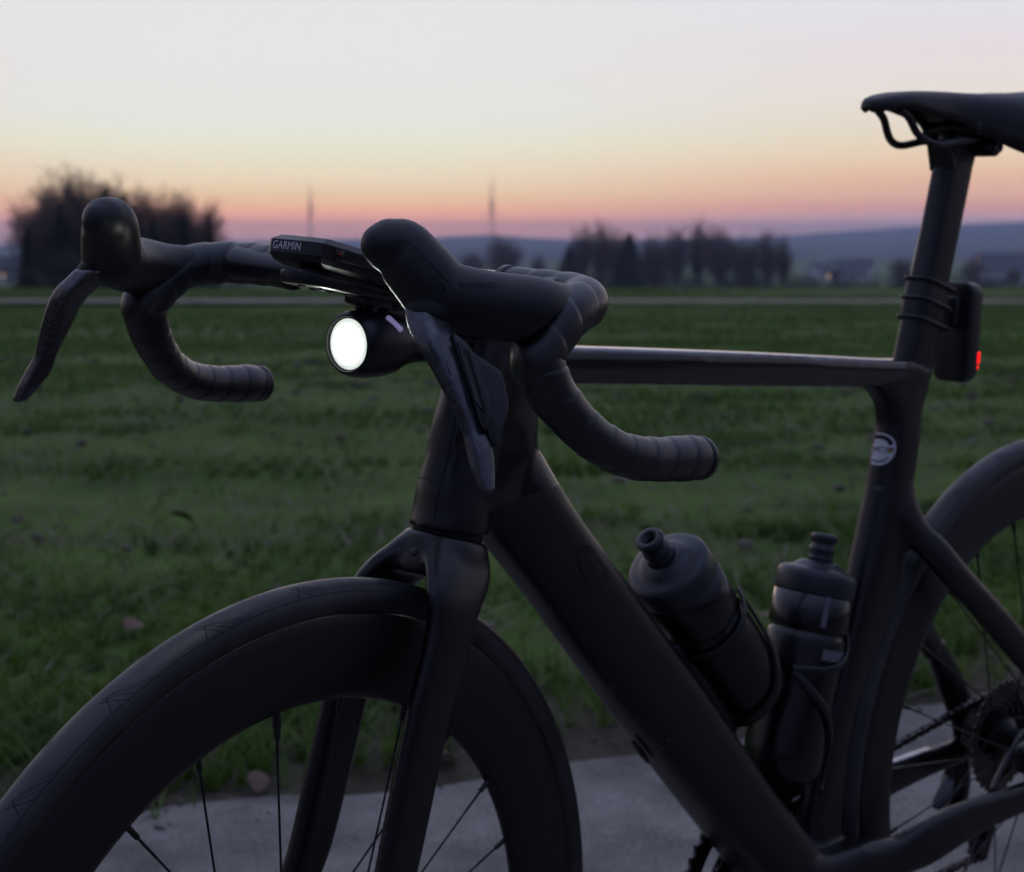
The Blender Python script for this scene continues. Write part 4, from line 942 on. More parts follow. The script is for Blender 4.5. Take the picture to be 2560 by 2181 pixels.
def build_computer():
    base = np.array([-0.578, 0, 0.8810]); b = empty('bike_computer', BIKE_M @ Matrix.Translation(steer(base)))
    tag(b, 'black bike computer with GARMIN printed on its front edge, on the out-front mount', 'bike computer')
    sb = steer(base)
    def tl(V):   # local: x rearwards, y right, z up from its underside, tilted nose-up
        V = np.array(V, float); M = Matrix.Rotation(R(13.5), 4, 'Y'); V = xf(V, M); return steer(V + np.array([-0.5835, 0, 0.8925])) 
    W2, LN = 0.0245, 0.098
    def outline(ins, x0=0.0):
        c2 = 0.010
        pts = [(x0 + ins, -W2 + 0.008 + ins), (x0 + 0.0024 + ins, -W2 + 0.0004 + ins), (x0 + 0.010, -W2 + ins), (LN - c2, -W2 + ins), (LN - ins, -W2 + c2), (LN - ins, W2 - c2), (LN - c2, W2 - ins), (x0 + 0.010, W2 - ins), (x0 + 0.0016 + ins, W2 - 0.0004 - ins), (x0 + ins, W2 - 0.0035 - ins)]
        return np.array([(x, y, 0) for x, y in pts])
    def stack(levels):
        rings = np.array([outline(i, x0) + np.array([0, 0, z]) for i, z, x0 in levels]); return skin(rings)
    V, F = stack([(0.006, -0.0060, 0.004), (0.0025, -0.0035, 0.001), (0.0004, 0.0, 0.0)]); part('lower_case', (tl(V) , F), 'plastic', b, sb, sharp=20)
    V, F = stack([(0.0012, 0.0, 0.0), (0.0012, 0.0006, 0.0)]); part('case_seam', (tl(V), F), 'print_and_gap_black', b, sb, sharp=20)
    V, F = stack([(0.0, 0.0006, 0.0), (0.0, 0.0092, 0.0), (0.0008, 0.0102, 0.0005), (0.0030, 0.0128, 0.0020)]); part('upper_case', (tl(V), F), 'plastic', b, sb, sharp=20)
    V, F = stack([(0.0046, 0.0122, 0.004), (0.0046, 0.0132, 0.004)]); part('screen', (tl(V), F), 'screen', b, sb, sharp=20)
    # name on the front edge
    V, F = text_mesh('GARMIN', 0.0052); V[:, 0] *= 1.0; V = V * np.array([0.0255 / (V[:, 0].max() - V[:, 0].min()), 1, 1])
    T = np.column_stack([np.full(len(V), -0.00035), 0.0062 - V[:, 0], 0.0054 + V[:, 1]])
    part('name_print', (tl(T), F), 'white_print', b, sb)
    # port flap with red mark in the left side, raised ribs
    V, F = rbox((0.030, 0.0010, 0.0072), 0.0003, 1, Matrix.Translation((0.0265, -W2 + 0.0002, 0.0050))); part('side_recess', (tl(V), F), 'print_and_gap_black', b, sb, sharp=40)
    V, F = rbox((0.0085, 0.0016, 0.0056), 0.0005, 2, Matrix.Translation((0.0165, -W2 - 0.0002, 0.0050))); part('side_button', (tl(V), F), 'plastic', b, sb, sharp=40)
    V, F = rbox((0.0034, 0.0004, 0.0012), 0, 1, Matrix.Translation((0.0165, -W2 - 0.0011, 0.0050))); part('button_mark', (tl(V), F), 'red_print', b, sb)
    V, F = rbox((0.028, 0.0016, 0.0014), 0.0004, 1, Matrix.Translation((0.0275, -W2 - 0.0002, 0.0012))); part('side_rib', (tl(V), F), 'plastic', b, sb, sharp=40)
    # battery bulge underneath
    V, F = rbox((0.060, 0.034, 0.008), 0.003, 3, Matrix.Translation((0.052, 0, -0.0075))); part('battery_bulge', (tl(V), F), 'plastic', b, sb, sharp=40)
build_computer()

def build_headlight():
    c = np.array([-0.5325, 0, 0.8306]); b = empty('headlight', BIKE_M @ Matrix.Translation(steer(c))); sb = steer(c)
    tag(b, 'round black front light switched on, hanging under the computer mount', 'bike light')
    ax = sdir((1, 0, -0.03)); o = steer(c)
    def P(n, vf, m, **k): return part(n, vf, m, b, sb, **k)
    P('body', lathe([(0.0180, 0.0035), (0.0188, -0.0003), (0.0202, 0.0000), (0.0212, 0.0015), (0.0228, 0.0070), (0.0236, 0.014), (0.0237, 0.024), (0.0232, 0.032), (0.0215, 0.040), (0.0185, 0.048), (0.0165, 0.056), (0.0158, 0.066), (0.0155, 0.082), (0.0150, 0.094), (0.0125, 0.100), (0.004, 0.102)], o, ax, 64), 'plastic', sharp=50)
    P('lens', lathe([(0.0001, 0.0002), (0.008, 0.0005), (0.0142, 0.0012)], o, ax, 48), 'lens')
    P('lens_outer', lathe([(0.0142, 0.0012), (0.0160, 0.0015), (0.0181, 0.0020), (0.0181, 0.0022)], o, ax, 48), 'lens_outer')
    P('lens_rim', lathe([(0.0181, 0.0018), (0.0184, 0.0010), (0.0188, 0.0002), (0.0188, 0.0020)], o, ax, 48), 'lens_rim')
    # moulded facets of the lens
    for a0, r0, ln in ((150, 0.0135, 22), (205, 0.0145, 16), (262, 0.0150, 26), (300, 0.0140, 14), (118, 0.0120, 18), (60, 0.0128, 22)):
        V = []; F = []
        u = sdir((0, 1, 0)); w = np.cross(ax, u)
        for i in range(9):
            a = R(a0 + ln * i / 8)
            for rr in (r0, r0 + 0.0005): V.append(o - ax * 0.0 + ax * (-0.0002 + 0.0016 * (rr / 0.0176) ** 2) + rr * (math.cos(a) * u + math.sin(a) * w) - ax * 0.0008)
        for i in range(8): F.append((2 * i, 2 * i + 1, 2 * i + 3, 2 * i + 2))
        P('lens_facet', (np.array(V), F), 'lens_mark')
    # power button glowing violet, on the upper left of the head
    n = sdir((0.0, -0.80, 0.60)); q = o + sdir((0.0265, -0.80 * 0.0236, 0.60 * 0.0236)); t = sdir((0.55, -0.5, -0.67)); t = t - n * (t @ n); t /= np.linalg.norm(t); s2 = np.cross(n, t)
    out = [q + t * (0.0050 * (1 if abs(a) < 90 or a > 270 else -1)) + 0.0022 * (math.cos(R(a)) * t + math.sin(R(a)) * s2) for a in list(np.linspace(-90, 90, 9)) + list(np.linspace(90.01, 269, 9))]
    P('power_button', prism(np.array(out), -n * 0.002, n * 0.0006, 0.0003), 'button_glow', sharp=50)
    # top rail that slides in the bracket, and side cooling panel
    P('slide_rail', svf(rbox((0.062, 0.020, 0.010), 0.002, 2, Matrix.Translation((-0.492, 0, 0.8475)))), 'plastic', sharp=45)
    P('side_panel', svf(rbox((0.036, 0.006, 0.0150), 0.0015, 2, Matrix.Translation((-0.478, -0.0152, 0.830)))), 'shiny_plastic', sharp=45)
    # the beam itself
    ld = bpy.data.lights.new('headlight_beam', 'SPOT'); ld.energy = 1.3; ld.spot_size = R(122); ld.spot_blend = 0.5; ld.shadow_soft_size = 0.012; ld.color = (0.90, 1.0, 0.88)
    lo = bpy.data.objects.new('headlight_beam', ld); COL.objects.link(lo); lo.parent = b
    lo.rotation_euler = Vector(-ax).to_track_quat('-Z', 'Y').to_euler(); lo.location = Vector(-ax * 0.003)
build_headlight()

def build_rear_light():
    up = np.array([0.07, 0, 0.9975]); bk = np.array([0.9975, 0, -0.07]); c = np.array([0.2440, 0, 0.7940])
    b = empty('rear_light', BIKE_M @ Matrix.Translation(c - up * 0.05)); base = c - up * 0.05
    tag(b, 'black rear light with a small red glow, strapped behind the seat post', 'bike light')
    Mx = Matrix(((bk[0], 0, up[0], c[0]), (0, 1, 0, 0), (bk[2], 0, up[2], c[2]), (0, 0, 0, 1)))
    def P(n, vf, m, **k): return part(n, (xf(vf[0], Mx), vf[1]), m, b, base, **k)
    def slab(x0, x1, hw, hh, r=0.012):
        out = []
        for cx, cy, a0 in ((hw - r, hh - r, 0), (-hw + r, hh - r, 90), (-hw + r, -hh + r, 180), (hw - r, -hh + r, 270)):
            for a in np.linspace(a0, a0 + 90, 7): out.append((0, cx + r * math.cos(R(a)), cy + r * math.sin(R(a))))
        return prism(np.array(out), np.array([x0, 0, 0]), np.array([x1, 0, 0]), 0.003, 3)
    P('body', slab(-0.008, 0.011, 0.0200, 0.0495, 0.0115), 'plastic', sharp=50)
    P('back_shell', slab(0.0095, 0.0135, 0.0186, 0.0478, 0.0105), 'shiny_plastic', sharp=50)
    P('bracket', rbox((0.014, 0.020, 0.030), 0.004, 3, Matrix.Translation((-0.0125, 0, 0.020))), 'plastic', sharp=45)
    P('lamp_window', slab(0.0120, 0.0142, 0.0165, 0.0130, 0.006)if False else (lambda v: (v[0] + np.array([0, 0, -0.026]), v[1]))(slab(0.0118, 0.0142, 0.0165, 0.0150, 0.006)), 'red_lens', sharp=50)
    for (y, z, h) in ((-0.0172, -0.0245, 0.0060), (-0.0165, -0.0340, 0.0020), (0.0, -0.026, 0.008), (0.011, -0.026, 0.008)):
        P('led', rbox((0.0040, 0.0042, h * 2), 0.0009, 2, Matrix.Translation((0.0136, y, z))), 'red_led')
    # rubber straps and pad around the seat post
    pad_rows = []
    for t, a in ((0.020, 24.0), (0.0, 24.0), (-0.022, 24.0)):
        pass
    up = np.array([0.284, 0, 0.959]); bk = np.array([0.959, 0, -0.284])   # straps follow the post
    def ring(zoff, w, th, grow=0.0, back=0.0):
        """strap: closed loop round the post at height zoff along the post"""
        cc = np.array([0.1865, 0, 0.8255]) + up * zoff; V = []; F = []; n = 40
        for i in range(n):
            a = 2 * math.pi * i / n; e = 4
            ca = math.copysign(abs(math.cos(a)) ** (2 / e), math.cos(a)); sa_ = math.copysign(abs(math.sin(a)) ** (2 / e), math.sin(a))
            for rr, zz in ((0.0, -w), (th, -w * 0.7), (th, w * 0.7), (0.0, w)):
                A = 0.0222 + grow + rr + (back if ca > 0 else 0); B = 0.0128 + grow + rr
                V.append(cc + bk * ca * A + np.array([0, 1, 0]) * sa_ * B + up * zz)
        for i in range(n):
            j = (i + 1) % n
            for k in range(3): F.append((4 * i + k, 4 * j + k, 4 * j + k + 1, 4 * i + k + 1))
        return np.array(V), F
    part('rubber_pad', ring(-0.001, 0.0215, 0.0012, 0.0), 'rubber', b, base)
    for z in (0.019, 0.0, -0.019): part('rubber_strap', ring(z, 0.0021, 0.0022, 0.0014, 0.008), 'plastic', b, base)
build_rear_light()
# ------------------------------------------------------------------ the land
VC = 1.5338                                   # the camera stands this far behind the bike
KN = np.array([(-60, -0.65), (-20, -0.55), (-6, -0.226), (0.0, -0.046), (1.5338, 0.0), (2.4, 0.026), (3.2, 0.044), (5, 0.058), (8, 0.030), (15, -0.13), (30, -0.53), (60, -1.39), (110, -2.30), (135, -3.0), (200, -5.6), (300, -9.0), (700, -15.5), (1200, -21), (2500, -24), (9000, -30)], float)
def ground_z(v):
    """height of the land at distance v ahead of the camera (gentle fall from the road to the valley)"""
    v = np.asarray(v, float); x, y = KN[:, 0], KN[:, 1]; h = np.diff(x); dl = np.diff(y) / h
    m = np.concatenate([[dl[0]], np.where(dl[1:] * dl[:-1] > 0, 2 * dl[1:] * dl[:-1] / (dl[1:] + dl[:-1] + 1e-12), 0), [dl[-1]]])
    i = np.clip(np.searchsorted(x, v) - 1, 0, len(h) - 1); t = (v - x[i]) / h[i]
    return y[i] * (1 + 2 * t) * (1 - t) ** 2 + m[i] * h[i] * t * (1 - t) ** 2 + y[i + 1] * t * t * (3 - 2 * t) + m[i + 1] * h[i] * t * t * (t - 1)
def gz(x, y): return ground_z(np.asarray(y) + VC)
E0 = np.array([-0.1475, 1.212]); ED = np.array([0.918, 0.396]); EN = np.array([-0.396, 0.918])
def edge_off(a): return 0.035 - 0.135 * a * a / (1 + (a / 1.6) ** 2)      # the verge bulges a little towards the field
def edge_s(x, y): return (np.asarray(x) - E0[0]) * EN[0] + (np.asarray(y) - E0[1]) * EN[1] - edge_off((np.asarray(x) - E0[0]) * ED[0] + (np.asarray(y) - E0[1]) * ED[1])   # metres beyond the road edge
def vnoise(x, y, sc, seed=0):
    """smooth value noise, 0..1"""
    x = np.asarray(x, float) / sc; y = np.asarray(y, float) / sc; xi = np.floor(x).astype(int); yi = np.floor(y).astype(int); fx = x - xi; fy = y - yi
    def hsh(a, b): n = np.sin(a * 127.1 + b * 311.7 + seed * 74.7) * 43758.5453; return n - np.floor(n)
    fx = fx * fx * (3 - 2 * fx); fy = fy * fy * (3 - 2 * fy)
    return (hsh(xi, yi) * (1 - fx) + hsh(xi + 1, yi) * fx) * (1 - fy) + (hsh(xi, yi + 1) * (1 - fx) + hsh(xi + 1, yi + 1) * fx) * fy

def grid_mesh(name, xs, ys, zf):
    X, Y = np.meshgrid(xs, ys); Z = zf(X, Y); V = np.column_stack([X.ravel(), Y.ravel(), Z.ravel()]); nx = len(xs); ny = len(ys)
    i, j = np.meshgrid(np.arange(nx - 1), np.arange(ny - 1)); a = (j * nx + i).ravel(); F = np.column_stack([a, a + 1, a + nx + 1, a + nx])
    me = bpy.data.meshes.new(name); me.vertices.add(len(V)); me.vertices.foreach_set('co', V.ravel())
    me.loops.add(F.size); me.loops.foreach_set('vertex_index', F.ravel()); me.polygons.add(len(F)); me.polygons.foreach_set('loop_start', np.arange(0, F.size, 4)); me.polygons.foreach_set('use_smooth', [True] * len(F)); me.update(calc_edges=True)
    return me

def field_material():
    m = bpy.data.materials.new('young_crop_field'); m.use_nodes = True; nt = m.node_tree; N = nt.nodes; L = nt.links; b = N['Principled BSDF']; b.inputs['Roughness'].default_value = 0.95; b.inputs['Specular IOR Level'].default_value = 0.15
    tc = N.new('ShaderNodeTexCoord')
    def noise(sc, det, vec=None, rough=0.55):
        n = N.new('ShaderNodeTexNoise'); n.inputs['Scale'].default_value = sc; n.inputs['Detail'].default_value = det; n.inputs['Roughness'].default_value = rough; L.new(vec or tc.outputs['Object'], n.inputs['Vector']); return n.outputs['Fac']
    def ramp(f, stops):
        r = N.new('ShaderNodeValToRGB'); e = r.color_ramp.elements
        for i, (p, c) in enumerate(stops):
            if i < 2: e[i].position = p; e[i].color = (*c, 1)
            else: x = e.new(p); x.color = (*c, 1)
        L.new(f, r.inputs[0]); return r.outputs[0]
    def mix(f, a, c):
        x = N.new('ShaderNodeMix'); x.data_type = 'RGBA'
        if isinstance(f, float): x.inputs[0].default_value = f
        else: L.new(f, x.inputs[0])
        for k, s in ((6, a), (7, c)):
            if isinstance(s, tuple): x.inputs[k].default_value = (*s, 1)
            else: L.new(s, x.inputs[k])
        return x.outputs[2]
    # drill rows run nearly across the view
    mp = N.new('ShaderNodeMapping'); mp.inputs['Rotation'].default_value = (0, 0, R(-6)); mp.inputs['Scale'].default_value = (0.06, 0.55, 1); L.new(tc.outputs['Object'], mp.inputs['Vector'])
    soil = ramp(noise(9, 8), [(0.3, (0.042, 0.031, 0.023)), (0.7, (0.105, 0.080, 0.062))])
    crop = ramp(noise(2.2, 8), [(0.3, (0.042, 0.082, 0.011)), (0.72, (0.088, 0.150, 0.020))])
    cover = ramp(noise(1.3, 6, mp.outputs[0], 0.6), [(0.30, (0.05, 0.05, 0.05)), (0.46, (1, 1, 1))])
    fine = ramp(noise(22, 5), [(0.26, (0, 0, 0)), (0.50, (1, 1, 1))])
    mm = N.new('ShaderNodeMath'); mm.operation = 'MULTIPLY'; L.new(cover, mm.inputs[0]); L.new(fine, mm.inputs[1])
    # far away single plants melt together and cover more
    sp = N.new('ShaderNodeSeparateXYZ'); L.new(tc.outputs['Object'], sp.inputs[0])
    fr = N.new('ShaderNodeMapRange'); L.new(sp.outputs['Y'], fr.inputs[0]); fr.inputs[1].default_value = 5; fr.inputs[2].default_value = 30; fr.inputs[3].default_value = 0.0; fr.inputs[4].default_value = 1.0
    mx = N.new('ShaderNodeMix'); L.new(fr.outputs[0], mx.inputs[0]); L.new(mm.outputs[0], mx.inputs[2]); L.new(cover, mx.inputs[3])
    # trodden verge: bare earth beside the road
    vd = N.new('ShaderNodeVectorMath'); vd.operation = 'DOT_PRODUCT'; L.new(tc.outputs['Object'], vd.inputs[0]); vd.inputs[1].default_value = (EN[0], EN[1], 0)
    vr = N.new('ShaderNodeMapRange'); L.new(vd.outputs['Value'], vr.inputs[0]); c0 = float(E0 @ EN); vr.inputs[1].default_value = c0 + 0.22; vr.inputs[2].default_value = c0 + 0.55; vr.inputs[3].default_value = 0.12; vr.inputs[4].default_value = 1.0
    vm = N.new('ShaderNodeMath'); vm.operation = 'MULTIPLY'; L.new(mx.outputs[0], vm.inputs[0]); L.new(vr.outputs[0], vm.inputs[1])
    L.new(mix(vm.outputs[0], soil, crop), b.inputs['Base Color'])
    bp_ = N.new('ShaderNodeBump'); bp_.inputs['Strength'].default_value = 0.6; bp_.inputs['Distance'].default_value = 0.03; L.new(noise(14, 8), bp_.inputs['Height']); L.new(bp_.outputs[0], b.inputs['Normal'])
    return m

def build_land():
    ys = np.concatenate([np.arange(-60, -6, 3.0), np.arange(-6, -1, 0.15), np.arange(-1, 4, 0.06), np.arange(4, 20, 0.25), np.geomspace(20, 9000, 130)])
    xp = np.concatenate([np.arange(0, 3, 0.06), np.arange(3, 5, 0.15), np.geomspace(5, 6500, 90)]); xs = np.concatenate([-xp[:0:-1], xp])
    def zf(X, Y):
        z = gz(X, Y); s = edge_s(X, Y); near = np.clip(1 - (Y / 40) ** 2, 0, 1)
        bump = (vnoise(X, Y, 0.5, 1) - 0.5) * 0.030 + (vnoise(X, Y, 0.16, 2) - 0.5) * 0.012
        return z - 0.03 * np.clip(-s / 0.10, 0, 1) * (np.abs(X) < 24) + np.where(s > 0, np.clip(s / 0.5, 0, 1) * (0.012 + bump) * near, 0) + np.where(Y > 25, (vnoise(X, Y, 22, 5) - 0.5) * 0.25 * np.clip((Y - 25) / 60, 0, 1), 0)
    f = obj('field', grid_mesh('field', xs, ys, zf), field_material()); tag(f, kind='structure')
    # road: pale worn asphalt, ragged far edge
    n = 420; a = np.linspace(-26, 26, n); W = 3.4; rows = [0.0, 0.06, 0.2] + list(np.linspace(0.4, W, 26)); V = []; F = []
    jit = (vnoise(a, a * 0, 0.35, 3) - 0.5) * 0.16 + (vnoise(a, a * 0, 0.09, 4) - 0.5) * 0.05
    for r in rows:
        off = jit * max(0, 1 - r / 0.4) + edge_off(a)
        x = E0[0] + ED[0] * a - EN[0] * (r - off); y = E0[1] + ED[1] * a - EN[1] * (r - off)
        V.append(np.column_stack([x, y, gz(x, y) + 0.004 - 0.006 * max(0, 1 - r / 0.06)]))
    V = np.concatenate(V); m = len(rows)
    for j in range(m - 1):
        for i in range(n - 1): F.append((j * n + i, (j + 1) * n + i, (j + 1) * n + i + 1, j * n + i + 1))
    me = bpy.data.meshes.new('road'); me.from_pydata(V.tolist(), [], F); me.polygons.foreach_set('use_smooth', [True] * len(F)); me.update()
    rm = bpy.data.materials.new('worn_asphalt'); rm.use_nodes = True; nt = rm.node_tree; N = nt.nodes; L = nt.links; b = N['Principled BSDF']; b.inputs['Roughness'].default_value = 0.85; b.inputs['Specular IOR Level'].default_value = 0.3
    tc = N.new('ShaderNodeTexCoord')
    def noise(sc, det): n_ = N.new('ShaderNodeTexNoise'); n_.inputs['Scale'].default_value = sc; n_.inputs['Detail'].default_value = det; L.new(tc.outputs['Object'], n_.inputs['Vector']); return n_.outputs['Fac']
    r1 = N.new('ShaderNodeValToRGB'); L.new(noise(260, 3), r1.inputs[0]); r1.color_ramp.elements[0].position = 0.3; r1.color_ramp.elements[1].position = 0.7; r1.color_ramp.elements[0].color = (0.120, 0.110, 0.100, 1); r1.color_ramp.elements[1].color = (0.38, 0.345, 0.305, 1)
    r2 = N.new('ShaderNodeValToRGB'); L.new(noise(7, 9), r2.inputs[0]); r2.color_ramp.elements[0].position = 0.34; r2.color_ramp.elements[1].position = 0.66; r2.color_ramp.elements[0].color = (0.46, 0.445, 0.44, 1); r2.color_ramp.elements[1].color = (1.0, 0.97, 0.94, 1)
    mx = N.new('ShaderNodeMix'); mx.data_type = 'RGBA'; mx.blend_type = 'MULTIPLY'; mx.inputs[0].default_value = 1; L.new(r1.outputs[0], mx.inputs[6]); L.new(r2.outputs[0], mx.inputs[7]); L.new(mx.outputs[2], b.inputs['Base Color'])
    bu = N.new('ShaderNodeBump'); bu.inputs['Strength'].default_value = 0.5; bu.inputs['Distance'].default_value = 0.004; L.new(noise(240, 3), bu.inputs['Height']); L.new(bu.outputs[0], b.inputs['Normal'])
    ro = obj('road', me, rm); tag(ro, kind='structure')
    # bare strip of track crossing the field
    xs2 = np.concatenate([np.linspace(-140, 140, 141)]); rows = np.linspace(0, 1, 9)
    def tz(X, T):
        return X * 0
    V = []; F = []; nx = len(xs2)
    for t in rows:
        w = 7.0 + 1.2 * (vnoise(xs2, xs2 * 0, 9, 8) - 0.5) * 2
        y = 56.0 - 0.006 * xs2 + (t - 0.5) * w + (vnoise(xs2, xs2 * 0, 14, 9) - 0.5) * 1.2
        V.append(np.column_stack([xs2, y, gz(xs2, y) + 0.16]))
    V = np.concatenate(V)
    for j in range(len(rows) - 1):
        for i in range(nx - 1): F.append((j * nx + i, j * nx + i + 1, (j + 1) * nx + i + 1, (j + 1) * nx + i))
    me = bpy.data.meshes.new('dirt_track'); me.from_pydata(V.tolist(), [], F); me.polygons.foreach_set('use_smooth', [True] * len(F)); me.update()
    tag(obj('dirt_track', me, mat('dry_soil', (0.23, 0.185, 0.155), 0.95, spec=0.1, col2=(0.34, 0.285, 0.245), vscale=0.35)), kind='structure')
build_land()

# ------------------------------------------------------------------ grass (nobody could count it)
def blades_mesh(name, x, y, z, h, w, lean, az, bend):
    """one curved three-segment blade per root"""
    n = len(x); dx = np.cos(az); dy = np.sin(az); px = -dy; py = dx
    V = np.zeros((n, 5, 3))
    for k, (t, ww) in enumerate(((0, 1.0), (0, -1.0), (0.55, 0.8), (0.55, -0.8), (1.0, 0.0))):
        o = lean * t * h + bend * h * t * t
        V[:, k, 0] = x + dx * o + px * w * ww * 0.5; V[:, k, 1] = y + dy * o + py * w * ww * 0.5; V[:, k, 2] = z + h * t * (1 - 0.35 * bend * t)
    idx = (np.arange(n) * 5)[:, None]
    tri = np.concatenate([idx + np.array([[0, 1, 3]]), idx + np.array([[0, 3, 2]]), idx + np.array([[2, 3, 4]])], 1).reshape(-1)
    me = bpy.data.meshes.new(name); me.vertices.add(n * 5); me.vertices.foreach_set('co', V.reshape(-1)); me.loops.add(len(tri)); me.loops.foreach_set('vertex_index', tri)
    me.polygons.add(n * 3); me.polygons.foreach_set('loop_start', np.arange(0, n * 9, 3)); me.update(calc_edges=True); return me
def blade_mat(name, stops, scale, trans=0.3):
    m = bpy.data.materials.new(name); m.use_nodes = True; nt = m.node_tree; N = nt.nodes; L = nt.links; b = N['Principled BSDF']; b.inputs['Roughness'].default_value = 0.55; b.inputs['Specular IOR Level'].default_value = 0.25
    tc = N.new('ShaderNodeTexCoord'); n = N.new('ShaderNodeTexNoise'); n.inputs['Scale'].default_value = scale; n.inputs['Detail'].default_value = 6; n.inputs['Roughness'].default_value = 0.7; L.new(tc.outputs['Object'], n.inputs['Vector'])
    r = N.new('ShaderNodeValToRGB'); e = r.color_ramp.elements
    for i, (p, c) in enumerate(stops):
        if i < 2: e[i].position = p; e[i].color = (*c, 1)
        else: x = e.new(p); x.color = (*c, 1)
    L.new(n.outputs['Fac'], r.inputs[0]); L.new(r.outputs[0], b.inputs['Base Color'])
    t = N.new('ShaderNodeBsdfTranslucent'); L.new(r.outputs[0], t.inputs[0]); mx = N.new('ShaderNodeMixShader'); mx.inputs[0].default_value = trans; L.new(b.outputs[0], mx.inputs[1]); L.new(t.outputs[0], mx.inputs[2]); L.new(mx.outputs[0], N['Material Output'].inputs[0]); return m
def build_grass():
    zones = ((2.2, 7.5, 130000, 0.048, 0.0036), (7.5, 18, 120000, 0.055, 0.0085), (18, 52, 90000, 0.07, 0.028), (60.5, 116, 90000, 0.10, 0.075))
    X = []; Y = []; H = []; Wd = []
    for v0, v1, n, h, w in zones:
        u = rng.random(n * 3); v = np.sqrt(v0 * v0 + u * (v1 * v1 - v0 * v0)); x = CAM_POS.x + (rng.random(n * 3) - 0.5) * v * 1.25; y = v - VC
        s = edge_s(x, y)
        # cover: patchy crop in rows lying across the view, dense verge, bare streaks
        rowx = x * 0.99 + y * 0.10; rowy = y * 0.99 - x * 0.10
        c = 0.38 * vnoise(rowx * 0.45, rowy, 0.50 + v0 * 0.05, 11) + 0.42 * vnoise(x, y, 0.20 + v0 * 0.02, 12) + 0.28 * vnoise(rowx * 0.22, rowy, 1.7, 13)
        p = (np.clip((c - 0.40) / 0.16, 0.0, 1) * 0.92 + 0.08) * np.clip((vnoise(rowx * 0.14, rowy, 0.9 + 0.04 * v0, 17) - 0.20) * 6, 0.06, 1); verge = np.exp(-((s - 0.22) / 0.30) ** 2); p = np.clip(p + 0.40 * np.exp(-((s - 0.34) / 0.22) ** 2) * (vnoise(x, y, 0.2, 14) > 0.35), 0, 1) * np.where(s < 0.26, 0.16 + 0.70 * np.clip((vnoise(x, y, 0.13, 16) - 0.45) * 6, 0, 1), 1)
        ok = (s > -0.05 + 0.14 * vnoise(x, y, 0.3, 15)) & (rng.random(n * 3) < p); i = np.nonzero(ok)[0][:n]
        X.append(x[i]); Y.append(y[i]); H.append(h * rng.uniform(0.45, 1.25, len(i)) * (0.7 + 0.6 * c[i]) * (1 + 0.5 * verge[i])); Wd.append(w * rng.uniform(0.7, 1.3, len(i)))
    X = np.concatenate(X); Y = np.concatenate(Y); H = np.concatenate(H); Wd = np.concatenate(Wd); n = len(X)
    # tufting: pull roots towards shared centres
    cxi = np.floor(X / 0.07); cyi = np.floor(Y / 0.07); hs = lambda a, b, k: np.modf(np.abs(np.sin(a * 127.1 + b * 311.7 + k) * 43758.5453))[0]
    X2 = X + ((cxi + hs(cxi, cyi, 1)) * 0.07 - X) * 0.5; Y2 = Y + ((cyi + hs(cxi, cyi, 2)) * 0.07 - Y) * 0.5
    near = Y < 8; X = np.where(near, X2, X); Y = np.where(near, Y2, Y)
    me = blades_mesh('grass', X, Y, gz(X, Y) + 0.004, H, Wd, rng.uniform(0.05, 0.7, n), rng.uniform(0, 2 * math.pi, n), rng.uniform(0.1, 0.7, n))
    g = obj('grass', me, blade_mat('grass_blades', [(0.34, (0.026, 0.058, 0.008)), (0.50, (0.084, 0.156, 0.018)), (0.66, (0.170, 0.230, 0.036))], 3.4)); tag(g, 'short patchy green crop and verge grass', 'grass', kind='stuff')
    # dry straw and stems between the green
    n = 9000; v = np.sqrt(2.3 ** 2 + rng.random(n) * (11 ** 2 - 2.3 ** 2)); x = CAM_POS.x + (rng.random(n) - 0.5) * v * 1.2; y = v - VC; s = edge_s(x, y); k = (s > -0.04) & ((vnoise(x, y, 0.5, 21) > 0.52) | (s < 0.32)); x = x[k]; y = y[k]; n = len(x)
    me = blades_mesh('dry_straw', x, y, gz(x, y) + 0.012, rng.uniform(0.02, 0.06, n), rng.uniform(0.003, 0.007, n), rng.uniform(0.8, 3.0, n), rng.uniform(0, 6.28, n), rng.uniform(0, 0.3, n))
    tag(obj('dry_straw', me, blade_mat('straw', [(0.3, (0.10, 0.075, 0.05)), (0.7, (0.24, 0.19, 0.14))], 8.0, 0.1)), 'dead straw and leaf litter lying among the grass', 'straw', kind='stuff')
build_grass()

